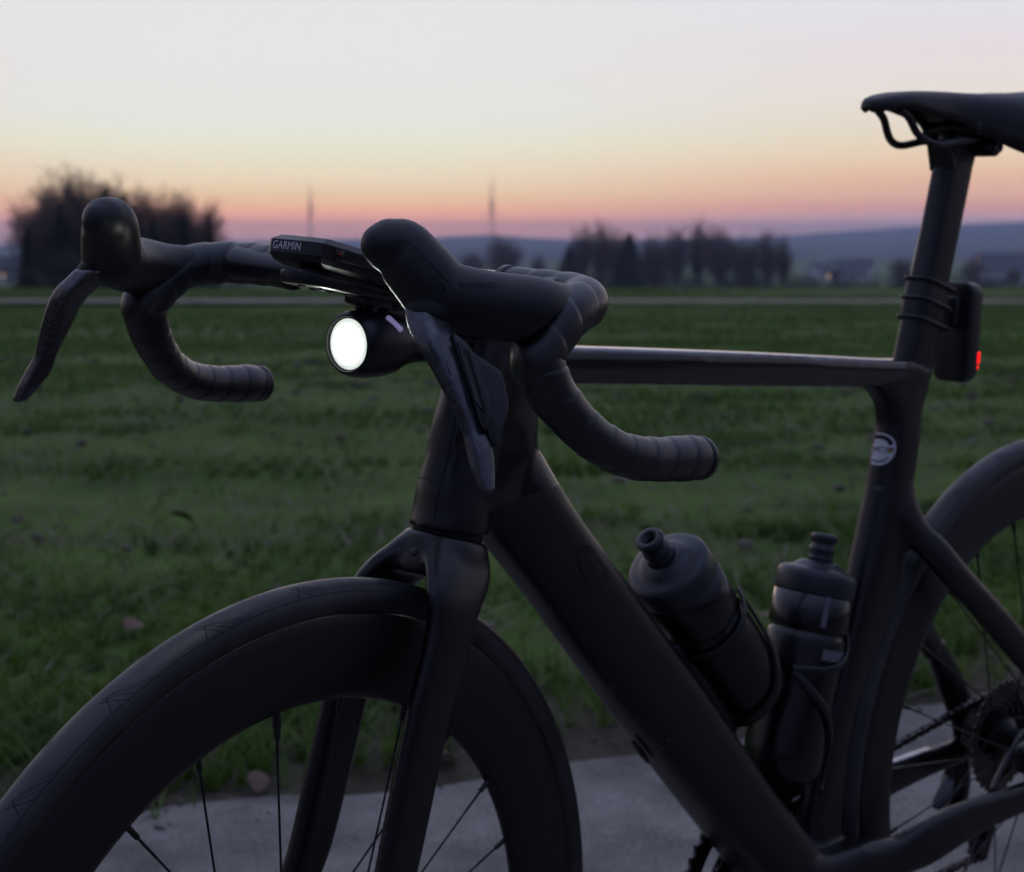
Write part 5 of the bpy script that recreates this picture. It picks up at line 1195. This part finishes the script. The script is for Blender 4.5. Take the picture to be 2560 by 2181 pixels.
def build_clods():
    """crumbs of bare soil and grit lying between the plants and along the road edge"""
    base = bmesh.new(); bmesh.ops.create_icosphere(base, subdivisions=1, radius=1.0); bv = np.array([v.co[:] for v in base.verts]); base.verts.index_update(); bf = [tuple(v.index for v in f.verts) for f in base.faces]; base.free()
    mb = MB()
    def put(x, y, z, r): mb.add(bv * r * rng.uniform(0.6, 1.3, (len(bv), 1)) * np.array([1.3, 1.2, 0.7]) + np.array([x, y, z]), bf)
    n = 0
    while n < 420:
        v = math.sqrt(rng.uniform(2.4 ** 2, 14 ** 2)); x = CAM_POS.x + (rng.random() - 0.5) * v * 1.2; y = v - VC
        if edge_s(x, y) < 0.05 or float(vnoise(x, y, 0.8, 41)) < 0.42: continue
        put(x, y, float(gz(x, y)) + 0.016 + 0.004 * v ** 0.5, rng.uniform(0.006, 0.020) * (1 + v * 0.06)); n += 1
    for k in range(300):
        t = rng.uniform(-2.2, 2.6); o = -abs(rng.normal(0, 0.07)) + 0.05; x = E0[0] + ED[0] * t + EN[0] * o; y = E0[1] + ED[1] * t + EN[1] * o
        put(x, y, float(gz(x, y)) + 0.006, rng.uniform(0.0015, 0.005))
    tag(obj('soil_clods', mb.mesh('soil_clods'), mat('soil_crumbs', (0.085, 0.066, 0.055), 0.95, spec=0.1, col2=(0.21, 0.175, 0.155), vscale=9)), 'crumbs of bare soil and grit between the grass', 'soil', kind='stuff')
build_clods()

def build_leaves():
    me = None; M_ = mat('dead_leaf', (0.10, 0.055, 0.035), 0.8, col2=(0.19, 0.115, 0.08), vscale=60)
    P = []
    for i in range(13):
        t = i / 12; L_ = t; w = 0.34 * math.sin(math.pi * min(1, t * 0.92 + 0.05)) ** 0.8
        P.append((L_ - 0.5, w, 0.10 * math.sin(t * 3) + 0.12 * w)); 
    V = [(x, y, z) for x, y, z in P] + [(x, 0, z - 0.12 * y) for x, y, z in P] + [(x, -y, z + 0.05) for x, y, z in P]; n = 13; F = []
    for r in range(2):
        for i in range(n - 1): F.append((r * n + i, r * n + i + 1, (r + 1) * n + i + 1, (r + 1) * n + i))
    me = MB().add(np.array(V), F).mesh('fallen_leaf'); me.materials.append(M_)
    first = True
    spots = [(-0.392, 1.15, 0.085, 20, 'big curled brown leaf on the road edge, seen through the front wheel'), (-0.66, 1.02, 0.05, 100, None), (-0.80, 1.25, 0.05, 200, None), (-0.58, 1.45, 0.05, 330, None), (0.05, 1.75, 0.055, 60, None), (0.28, 1.98, 0.05, 150, None), (-1.05, 1.9, 0.06, 250, None), (-0.95, 1.3, 0.055, 300, None), (0.60, 2.3, 0.06, 20, None), (0.42, 1.62, 0.05, 80, None), (-1.2, 3.2, 0.07, 10, None), (0.1, 3.0, 0.07, 40, None), (0.75, 2.6, 0.07, 310, None)]
    for x, y, sz, a, lab in spots:
        o = bpy.data.objects.new('fallen_leaf', me); COL.objects.link(o); o.location = (x, y, float(gz(x, y)) + (0.018 if edge_s(x, y) < 0.03 else 0.045)); o.scale = (sz, sz, sz); o.rotation_euler = (R(rng.uniform(-25, 25)), R(rng.uniform(-25, 25)), R(a))
        tag(o, lab or 'small dead leaf lying in the verge grass', 'leaf', None if lab else 'dead leaves in the verge')
build_leaves()

# ------------------------------------------------------------------ trees
BARK = mat('bark', (0.045, 0.036, 0.032), 0.9, spec=0.1, col2=(0.085, 0.068, 0.060), vscale=3)
TWIG = mat('bare_twigs', (0.14, 0.092, 0.074), 0.9, spec=0.1, col2=(0.25, 0.17, 0.138), vscale=0.8)
NEEDLE = mat('spruce_needles', (0.016, 0.028, 0.018), 0.8, spec=0.15, col2=(0.034, 0.052, 0.030), vscale=1.2)
HEDGE = mat('hedge_leaves', (0.045, 0.040, 0.034), 0.85, spec=0.1, col2=(0.090, 0.074, 0.064), vscale=0.7)
def tri_soup(name, P, m):
    """P: (n,3,3) triangles"""
    n = len(P); me = bpy.data.meshes.new(name); me.vertices.add(n * 3); me.vertices.foreach_set('co', np.asarray(P, float).reshape(-1)); me.loops.add(n * 3); me.loops.foreach_set('vertex_index', np.arange(n * 3)); me.polygons.add(n); me.polygons.foreach_set('loop_start', np.arange(0, n * 3, 3)); me.update(calc_edges=True); me.materials.append(m); return me
def spruce(seed, width=0.22, n=2600):
    g = np.random.default_rng(seed); T = []
    for k in range(n):
        z = g.uniform(0.04, 1.0) ** 0.85; R_ = width * (1 - z) ** 0.85 * g.uniform(0.5, 1.05) * (0.82 + 0.18 * math.sin(z * 55)) + 0.006; a = g.uniform(0, 6.283)
        p = np.array([math.cos(a) * R_, math.sin(a) * R_, z - R_ * 0.25]); out = np.array([math.cos(a), math.sin(a), -0.35]); tn = np.array([-math.sin(a), math.cos(a), 0]); s = g.uniform(0.018, 0.045) * (0.6 + 0.6 * (1 - z))
        T.append((p - out * s * 1.2 + tn * s * 0.5, p - out * s * 1.2 - tn * s * 0.5, p + out * s + np.array([0, 0, g.normal(0, 0.3) * s])))
    T = np.array(T); tr = MB().add(*path_tube([(0, 0, 0), (0, 0, 0.5), (0, 0, 0.97)], [0.018, 0.010, 0.002], 6))
    return tr.mesh('trunk'), tri_soup('crown', T, NEEDLE)
def bushy(seed, n=3800, w=0.8):
    """dense twiggy bush, wider than tall, unit height"""
    g = np.random.default_rng(seed); T = []; blobs = [(g.uniform(-w, w) * 0.7, g.uniform(-w, w) * 0.5, g.uniform(0.25, 0.72), g.uniform(0.18, 0.34)) for _ in range(16)]
    for k in range(n):
        bx, by, bz, br = blobs[k % 16]; d = g.normal(0, 1, 3); d /= np.linalg.norm(d); rr = br * g.uniform(0.3, 1.0) ** 0.5; p = np.array([bx, by, bz]) + d * rr
        if p[2] < 0: p[2] = -p[2] * 0.3
        s = g.uniform(0.012, 0.035); e = d + g.normal(0, 0.7, 3); nn = np.cross(e, g.normal(0, 1, 3)); nn /= np.linalg.norm(nn) + 1e-9; e /= np.linalg.norm(e)
        T.append((p - nn * s * 0.35, p + nn * s * 0.35, p + e * s * 1.6))
    st = MB()
    for bx, by, bz, br in blobs[:7]: st.add(*path_tube([(bx * 0.2, by * 0.2, 0), (bx * 0.6, by * 0.6, bz * 0.5), (bx, by, bz)], [0.02, 0.014, 0.006], 5, 3))
    return st.mesh('stems'), tri_soup('foliage', np.array(T), HEDGE)
def dome_tree(seed, rx=0.42, zc=0.52, rz=0.46, limbs=130):
    """leafless broad-crowned tree of unit height: limbs fan out from the trunk to a rounded crown, thinning to twigs at the rim"""
    g = np.random.default_rng(seed); th = MB(); T = []
    th.add(*path_tube([(0, 0, 0), (0.005, 0, 0.18), (-0.004, 0.004, 0.42), (0.004, 0, 0.62)], [0.026, 0.020, 0.013, 0.006], 7, 3))
    def twig(p, e, L_, w):
        n = np.cross(e, g.normal(0, 1, 3)); n /= np.linalg.norm(n) + 1e-9; T.append((p - n * w, p + n * w, p + e * L_))
    for k in range(limbs):
        d = g.normal(0, 1, 3); d[2] = abs(d[2]) * 1.1 - 0.35; d /= np.linalg.norm(d); q = np.array([0, 0, zc]) + d * np.array([rx, rx, rz]) * g.uniform(0.5, 1.0) ** 0.7 * (0.86 + 0.14 * math.sin(5 * math.atan2(d[1], d[0]) + seed))
        s = np.array([0, 0, g.uniform(0.14, 0.55) * (0.5 + 0.5 * max(q[2], 0.2))]); m = (s + q) / 2 + np.array([0, 0, -0.05]) * g.uniform(0, 1) + g.normal(0, 0.02, 3)
        P = pchip_rows(np.array([s, m, q]), 7); th.add(*path_tube(P, np.linspace(0.0075, 0.0014, len(P)), 4, cap=False))
        for i in range(5, len(P)):
            for _ in range(2):
                e = (P[i] - P[i - 1]) / np.linalg.norm(P[i] - P[i - 1]) + g.normal(0, 2.0, 3) * np.array([1, 1, 0.55]); e /= np.linalg.norm(e); L1 = g.uniform(0.04, 0.085); twig(P[i], e, L1, 0.0016)
                for _ in range(5):
                    f = e + g.normal(0, 1.2, 3); f /= np.linalg.norm(f); b_ = P[i] + e * L1 * g.uniform(0.2, 1); L2 = g.uniform(0.025, 0.06); twig(b_, f, L2, 0.0013)
                    h_ = f + g.normal(0, 0.7, 3); h_ /= np.linalg.norm(h_); twig(b_ + f * L2 * 0.5, h_, L2 * 0.7, 0.0010)
    T = np.array(T); zm = np.percentile(T[:, :, 2], 99.7); T /= zm; th.v = [v / zm for v in th.v]
    return th.mesh('trunk'), tri_soup('crown', T, TWIG)
BARE = [dome_tree(3), dome_tree(8, 0.34, 0.55, 0.45, 100), dome_tree(12, 0.46, 0.50, 0.48, 140), dome_tree(17, 0.30, 0.56, 0.44, 90)]
SPR = [spruce(40, 0.24), spruce(41, 0.19), spruce(42, 0.30)]
BSH = [bushy(60), bushy(61), bushy(62)]
def ordinal(i): return ['first', 'second', 'third', 'fourth', 'fifth', 'sixth', 'seventh', 'eighth', 'ninth', 'tenth', 'eleventh', 'twelfth'][i]
def plant(kind, idx, px, v, top, wid, label, cat, group, name, sink=0.2):
    """px: bearing across the view in thousandths; v: metres from the camera; top: height of the crown top above eye level in thousandths of v"""
    src = {'b': BARE, 's': SPR, 'h': BSH}[kind][idx]
    x = CAM_POS.x + px / 1000 * v; y = v - VC; z = float(gz(x, y)) - sink; h = CAM_POS.z + top / 1000 * v - z
    t = empty(name, Matrix.Translation((x, y, z)) @ Matrix.Rotation(rng.uniform(0, 6.28), 4, 'Z') @ Matrix.Diagonal((h * wid, h * wid, h, 1)))
    tag(t, label, cat, group)
    nm = ('trunk', 'crown') if kind != 'h' else ('stem', 'foliage')
    obj(nm[0], src[0], BARK, t); obj(nm[1], src[1], TWIG, t)
    return t
def build_trees():
    G1 = 'copse behind the right-hand drop bar'
    def u(p): return (p - 1280) / 4.215
    def e(y): return (600 - y) / 4.215
    # big copse on the left: tall bare trees, spruces and undergrowth
    L1 = [('b', 0, 212, 122, 426, 1.1, 'tallest bare tree of the left copse, with a broad rounded crown', 'tree', 'bare_tree'),
          ('b', 2, 118, 126, 495, 1.05, 'lower bare tree sloping down the left flank of the copse', 'tree', 'bare_tree'),
          ('b', 2, 300, 128, 452, 0.95, 'bare tree on the right shoulder of the big copse', 'tree', 'bare_tree'),
          ('b', 3, 165, 131, 448, 1.2, 'bare tree deep behind the tallest tree of the copse', 'tree', 'bare_tree'),
          ('s', 0, 276, 120, 468, 1.0, 'slim spruce spire at the top right of the big copse', 'tree', 'spruce_tree'),
          ('s', 2, 322, 121, 492, 1.0, 'broader spruce just right of the slim spire in the copse', 'tree', 'spruce_tree'),
          ('s', 2, 160, 119, 520, 1.25, 'dark wide spruce in the middle of the left copse', 'tree', 'spruce_tree'),
          ('s', 1, 75, 118, 572, 1.6, 'low dark conifer at the left end of the copse', 'tree', 'spruce_tree'),
          ('s', 0, 387, 122, 545, 1.1, 'spruce left of the small bare tree, beside the right hood', 'tree', 'spruce_tree'),
          ('s', 1, 466, 122, 524, 1.25, 'middle spruce of the three small ones right of the copse', 'tree', 'spruce_tree'),
          ('s', 0, 527, 120, 536, 1.1, 'rightmost spruce of the three small ones right of the copse', 'tree', 'spruce_tree'),
          ('b', 1, 415, 127, 478, 1.2, 'thin bare tree behind the three small spruces', 'tree', 'bare_tree'),
          ('b', 2, 485, 129, 492, 0.95, 'thin bare tree at the right end behind the small spruces', 'tree', 'bare_tree')]
    for k, i, p, v, t, w, lab, cat, nm in L1: plant(k, i, u(p), v, e(t), w, lab, cat, 'trees of the left copse', nm)
    for j, (p, v, t, w) in enumerate(((70, 116, 640, 1.3), (150, 115, 615, 1.2), (230, 115, 620, 1.2), (310, 115, 630, 1.2), (390, 116, 645, 1.3), (470, 116, 648, 1.3), (530, 117, 655, 1.2))):
        plant('h', j % 3, u(p), v, e(t), w, 'low dark thicket at the foot of the left copse, %s from the left' % ordinal(j), 'bush', 'thickets of the left copse', 'thicket')
    # row of trees to the right of the bars
    row = [('b', 1, 1455, 300, 562, 0.62), ('b', 3, 1500, 306, 548, 0.70), ('b', 0, 1545, 300, 575, 0.62), ('b', 2, 1640, 305, 580, 0.70), ('b', 1, 1690, 300, 568, 0.66), ('b', 3, 1745, 306, 545, 0.66), ('b', 0, 1795, 300, 565, 0.70), ('b', 2, 1860, 304, 588, 0.70), ('b', 1, 1915, 300, 574, 0.66), ('b', 3, 1955, 306, 586, 0.62)]
    for j, (k, i, p, v, t, w) in enumerate(row):
        plant(k, i, u(p), v, e(t), w, '%s bare tree from the left in the row behind the top tube' % ordinal(j), 'tree', 'trees of the row behind the top tube', 'bare_tree')
    plant('s', 2, u(1572), 285, e(584), 2.3, 'dark rounded conifer standing out in the row behind the top tube', 'tree', 'trees of the row behind the top tube', 'conifer_tree')
    plant('s', 2, u(1422), 290, e(612), 2.0, 'smaller dark conifer at the left end of the row behind the top tube', 'tree', 'trees of the row behind the top tube', 'conifer_tree')
    for j, p in enumerate((1420, 1530, 1620, 1710, 1800, 1890, 1965)):
        plant('h', j % 3, u(p), 282 + (j * 7) % 13, e(648 + (j * 13) % 22), 1.25, 'bush under the tree row behind the top tube, %s from the left' % ordinal(j), 'bush', 'bushes under the tree row', 'bush', 1.0)
    # scattered bushes in the valley, left of the bars and right by the seat post
    sc = [('b', 0, 1262, 420, 590, 0.9, 'blurred bare tree in the gap left of the tree row, over the hood'), ('b', 2, 1180, 460, 626, 0.9, 'small bare tree low behind the near hood'), ('b', 3, 1345, 450, 634, 0.9, 'small bare tree between the hood and the tree row'),
          ('b', 2, 2250, 420, 640, 1.0, 'brown bare tree just left of the seat post'), ('b', 1, 2085, 480, 665, 1.0, 'small bare tree among the houses right of the row'), ('b', 0, 2425, 460, 645, 1.0, 'brown bare tree just right of the seat post'), ('b', 2, 2530, 440, 668, 1.0, 'bare tree at the right edge in front of the houses'), ('b', 3, 620, 500, 660, 1.0, 'small bare tree in the valley under the bike computer')]
    for k, i, p, v, t, w, lab in sc: plant(k, i, u(p), v, e(t), w, lab, 'tree', 'lone trees in the valley', 'bare_tree')
    for j, (p, v, t) in enumerate(((1160, 400, 660), (1240, 400, 650), (1320, 400, 668), (2060, 380, 690), (2130, 400, 686), (2215, 380, 680), (2290, 380, 676), (2400, 380, 672), (2470, 390, 684), (2550, 380, 690), (620, 420, 690), (560, 420, 694))):
        plant('h', j % 3, u(p), v, e(t), 1.6, 'valley bush %s in line beyond the field edge' % ordinal(j), 'bush', 'bushes in the valley', 'bush', 1.0)
build_trees()

# ------------------------------------------------------------------ village houses, masts, hills
def build_houses():
    WALL = [mat('plaster_white', (0.62, 0.62, 0.66), 0.8), mat('plaster_cream', (0.55, 0.48, 0.42), 0.8)]
    ROOF = [mat('roof_grey', (0.10, 0.10, 0.12), 0.8), mat('roof_red', (0.26, 0.10, 0.065), 0.8)]
    GL = mat('window_glass', (0.02, 0.022, 0.028), 0.15); WOOD = mat('door_wood', (0.07, 0.045, 0.03), 0.7); LIT = mat('lit_window', (0.8, 0.6, 0.4), 0.5, emit=(1.0, 0.55, 0.25), estr=1.2)
    spec = [(2115, 640, 678, 0, 0, 11, 15), (2145, 690, 668, 0, 0, 9, -20), (2050, 700, 684, 0, 0, 10, 40), (2468, 620, 664, 1, 1, 10, 10), (2500, 600, 672, 0, 0, 14, -12), (2535, 680, 660, 0, 1, 11, 30), (2440, 720, 672, 1, 1, 9, 60), (2565, 640, 676, 0, 0, 12, 0), (600, 650, 676, 0, 0, 12, 20), (665, 700, 680, 0, 0, 10, -30), (730, 660, 672, 0, 1, 11, 10), (20, 620, 676, 0, 0, 13, 25)]
    labs = ['white house low between the tree row and the seat post', 'small white house right behind the first one by the tree row', 'white house nearest the right end of the tree row', 'cream house with a red roof right of the seat post', 'long white house below the red roofs right of the seat post', 'white house with a red roof at the right edge', 'small cream house close to the seat post', 'white house cut by the right edge of the picture', 'white house under the right-hand bar top', 'small white house under the bar top, middle one of three', 'white house under the bike computer', 'white house at the far left edge beside the copse']
    for (p, v, ty, wi, ri, wd, rot), lab in zip(spec, labs):
        x = CAM_POS.x + (p - 1280) / 4215 * v; y = v - VC; z = float(gz(x, y)) - 0.5
        eave = CAM_POS.z + (600 - ty) / 4215 * v - z; eave = max(3.5, eave); dp = wd * 0.75; rh = wd * 0.38
        h = empty('house', Matrix.Translation((x, y, z)) @ Matrix.Rotation(R(rot), 4, 'Z')); tag(h, lab, 'house', 'houses of the village')
        V = [(-wd / 2, -dp / 2, 0), (wd / 2, -dp / 2, 0), (wd / 2, dp / 2, 0), (-wd / 2, dp / 2, 0), (-wd / 2, -dp / 2, eave), (wd / 2, -dp / 2, eave), (wd / 2, dp / 2, eave), (-wd / 2, dp / 2, eave), (-wd / 2, 0, eave + rh), (wd / 2, 0, eave + rh)]
        part('wall', (np.array(V), [(0, 1, 5, 4), (1, 2, 6, 9, 5), (2, 3, 7, 6), (3, 0, 4, 8, 7)]), WALL[wi], h, smooth=False)
        o = 0.5; t = 0.25; k = rh / (dp / 2)
        V = []; 
        for zz in (0.02, t):
            V += [(-wd / 2 - o, -dp / 2 - o, eave - o * k + zz), (wd / 2 + o, -dp / 2 - o, eave - o * k + zz), (wd / 2 + o, 0, eave + rh + zz), (-wd / 2 - o, 0, eave + rh + zz), (wd / 2 + o, dp / 2 + o, eave - o * k + zz), (-wd / 2 - o, dp / 2 + o, eave - o * k + zz)]
        rf = part('roof', (np.array(V), [(6, 7, 8, 9), (9, 8, 10, 11), (1, 0, 3, 2), (2, 3, 5, 4), (0, 1, 7, 6), (4, 5, 11, 10), (1, 2, 8, 7), (2, 4, 10, 8), (3, 0, 6, 9), (5, 3, 9, 11)]), ROOF[ri], h, smooth=False)
        part('chimney', rbox((0.7, 0.7, 1.8), 0.05, 1, Matrix.Translation((wd * 0.2, 0.6, eave + rh + 0.3))), WALL[1], rf, smooth=False)
        nw = max(2, int(wd / 3))
        for fl in range(max(1, int(eave // 2.8))):
            for i in range(nw):
                xx = -wd / 2 + (i + 0.5) * wd / nw; zz = eave - 1.5 - fl * 2.8
                if zz < 1: continue
                w = part('window', rbox((1.1, 0.12, 1.3), 0.02, 1, Matrix.Translation((xx, -dp / 2, zz))), WALL[0], h, smooth=False)
                part('pane', rbox((0.9, 0.06, 1.1), 0, 1, Matrix.Translation((xx, -dp / 2 - 0.06, zz))), LIT if (i + fl + p) % 7 == 0 else GL, w, smooth=False)
        part('door', rbox((1.1, 0.14, 2.1), 0.02, 1, Matrix.Translation((wd * 0.08, -dp / 2, 1.55))), WOOD, h, smooth=False)
build_houses()

def build_mast(p, v, ty, label):
    """tall lattice transmission mast with a thicker platform head, three guy ropes"""
    x = CAM_POS.x + (p - 1280) / 4215 * v; y = v - VC; z = float(gz(x, y)) - 0.5; H = CAM_POS.z + (600 - ty) / 4215 * v - z
    ST_ = MAST_MAT
    b = empty('radio_mast', Matrix.Translation((x, y, z))); tag(b, label, 'mast', 'radio masts on the horizon')
    mb = MB(); n = 30; w0, w1 = 3.2, 1.5
    def c(i, k): t = i / n; w = w0 + (w1 - w0) * t; a = R(45 + 90 * k); return np.array([math.cos(a) * w * 0.7, math.sin(a) * w * 0.7, H * 0.86 * t])
    for k in range(4): mb.add(*path_tube([c(0, k), c(n, k)], 0.16, 5))
    part('lattice_leg', mb, ST_, b)
    mb = MB()
    for i in range(n):
        for k in range(4): mb.add(*path_tube([c(i, k), c(i + 1, (k + 1) % 4)], 0.09, 4)); mb.add(*path_tube([c(i, k), c(i, (k + 1) % 4)], 0.08, 4))
    part('lattice_brace', mb, ST_, b)
    mb = MB()
    for f in (0.58, 0.64, 0.70): mb.add(*lathe([(1.2, 0), (2.6, 0.2), (2.6, 1.4), (1.2, 1.6)], (0, 0, H * f), (0, 0, 1), 14))
    part('antenna_platform', mb, ST_, b)
    part('antenna', path_tube([(0, 0, H * 0.86), (0, 0, H)], [0.45, 0.15], 8), ST_, b)
MAST_MAT = mat('galvanised_mast', (0.20, 0.17, 0.17), 0.6)
build_mast(780, 1500, 452, 'thin lattice mast on the horizon above the bike computer')
build_mast(1230, 1300, 440, 'lattice mast on the horizon behind the near hood')

def build_hills():
    RU = np.array([-1500, -600, 0, 300, 540, 900, 1130, 1240, 1400, 1550, 1750, 2000, 2200, 2400, 2560, 3200, 4200]); RY = np.array([590, 610, 622, 612, 603, 601, 594, 591, 603, 604, 600, 589, 577, 566, 560, 566, 590])
    D = 5200.0
    def zf(X, Y):
        v = Y + VC; uu = 1280 + (X - CAM_POS.x) / D * 4215
        yy = np.interp(uu, RU, RY); Hr = (600 - yy) / 4215 * D
        t = np.clip((v - 1300) / (D - 1300), 0, 1.0); s = t * t * (3 - 2 * t)
        back = np.clip((v - D) / 2200, 0, 1)
        return -24 + (Hr + 24) * s * (1 - 0.6 * back) + (vnoise(X, Y, 520, 31) - 0.5) * 14 * s + (vnoise(X, Y, 130, 32) - 0.5) * 4 * s
    ys = np.concatenate([np.linspace(1250, 5400, 110), np.linspace(5500, 7600, 14)]); xs = np.linspace(-4600, 4600, 230)
    m = bpy.data.materials.new('far_hill_cover'); m.use_nodes = True; nt = m.node_tree; N = nt.nodes; L = nt.links; b = N['Principled BSDF']; b.inputs['Roughness'].default_value = 0.95; b.inputs['Specular IOR Level'].default_value = 0.1
    tc = N.new('ShaderNodeTexCoord'); vo = N.new('ShaderNodeTexVoronoi'); vo.inputs['Scale'].default_value = 0.0038; L.new(tc.outputs['Object'], vo.inputs['Vector'])
    r = N.new('ShaderNodeValToRGB'); sp = N.new('ShaderNodeSeparateColor'); L.new(vo.outputs['Color'], sp.inputs[0]); L.new(sp.outputs[0], r.inputs[0]); e = r.color_ramp.elements; r.color_ramp.interpolation = 'CONSTANT'
    e[0].position = 0; e[0].color = (0.020, 0.030, 0.020, 1); e[1].position = 0.45; e[1].color = (0.045, 0.085, 0.030, 1); x = e.new(0.75); x.color = (0.085, 0.075, 0.05, 1)
    # woods crown the ridge
    sz = N.new('ShaderNodeSeparateXYZ'); L.new(tc.outputs['Object'], sz.inputs[0]); mr = N.new('ShaderNodeMapRange'); L.new(sz.outputs[2], mr.inputs[0]); mr.inputs[1].default_value = -5; mr.inputs[2].default_value = 14
    mx = N.new('ShaderNodeMix'); mx.data_type = 'RGBA'; L.new(mr.outputs[0], mx.inputs[0]); L.new(r.outputs[0], mx.inputs[6]); mx.inputs[7].default_value = (0.018, 0.024, 0.020, 1); L.new(mx.outputs[2], b.inputs['Base Color'])
    tag(obj('hills', grid_mesh('hills', xs, ys, zf), m), kind='structure')
build_hills()

def build_haze():
    me = bpy.data.meshes.new('haze'); V, F = rbox((14000, 10200, 134), 0, 1, Matrix.Translation((0, 4200, 17))); me.from_pydata(V.tolist(), [], F); me.update()
    m = bpy.data.materials.new('evening_haze'); m.use_nodes = True; N = m.node_tree.nodes; L = m.node_tree.links; N.remove(N['Principled BSDF'])
    pv = N.new('ShaderNodeVolumePrincipled'); pv.inputs['Color'].default_value = (0.66, 0.76, 1.0, 1); pv.inputs['Density'].default_value = HAZE; pv.inputs['Anisotropy'].default_value = 0.1
    L.new(pv.outputs[0], N['Material Output'].inputs['Volume'])
    o = obj('haze', me, m); tag(o, 'thin bluish evening haze over the valley', 'haze', kind='stuff'); o.display_type = 'WIRE'
HAZE = 0.00027
build_haze()
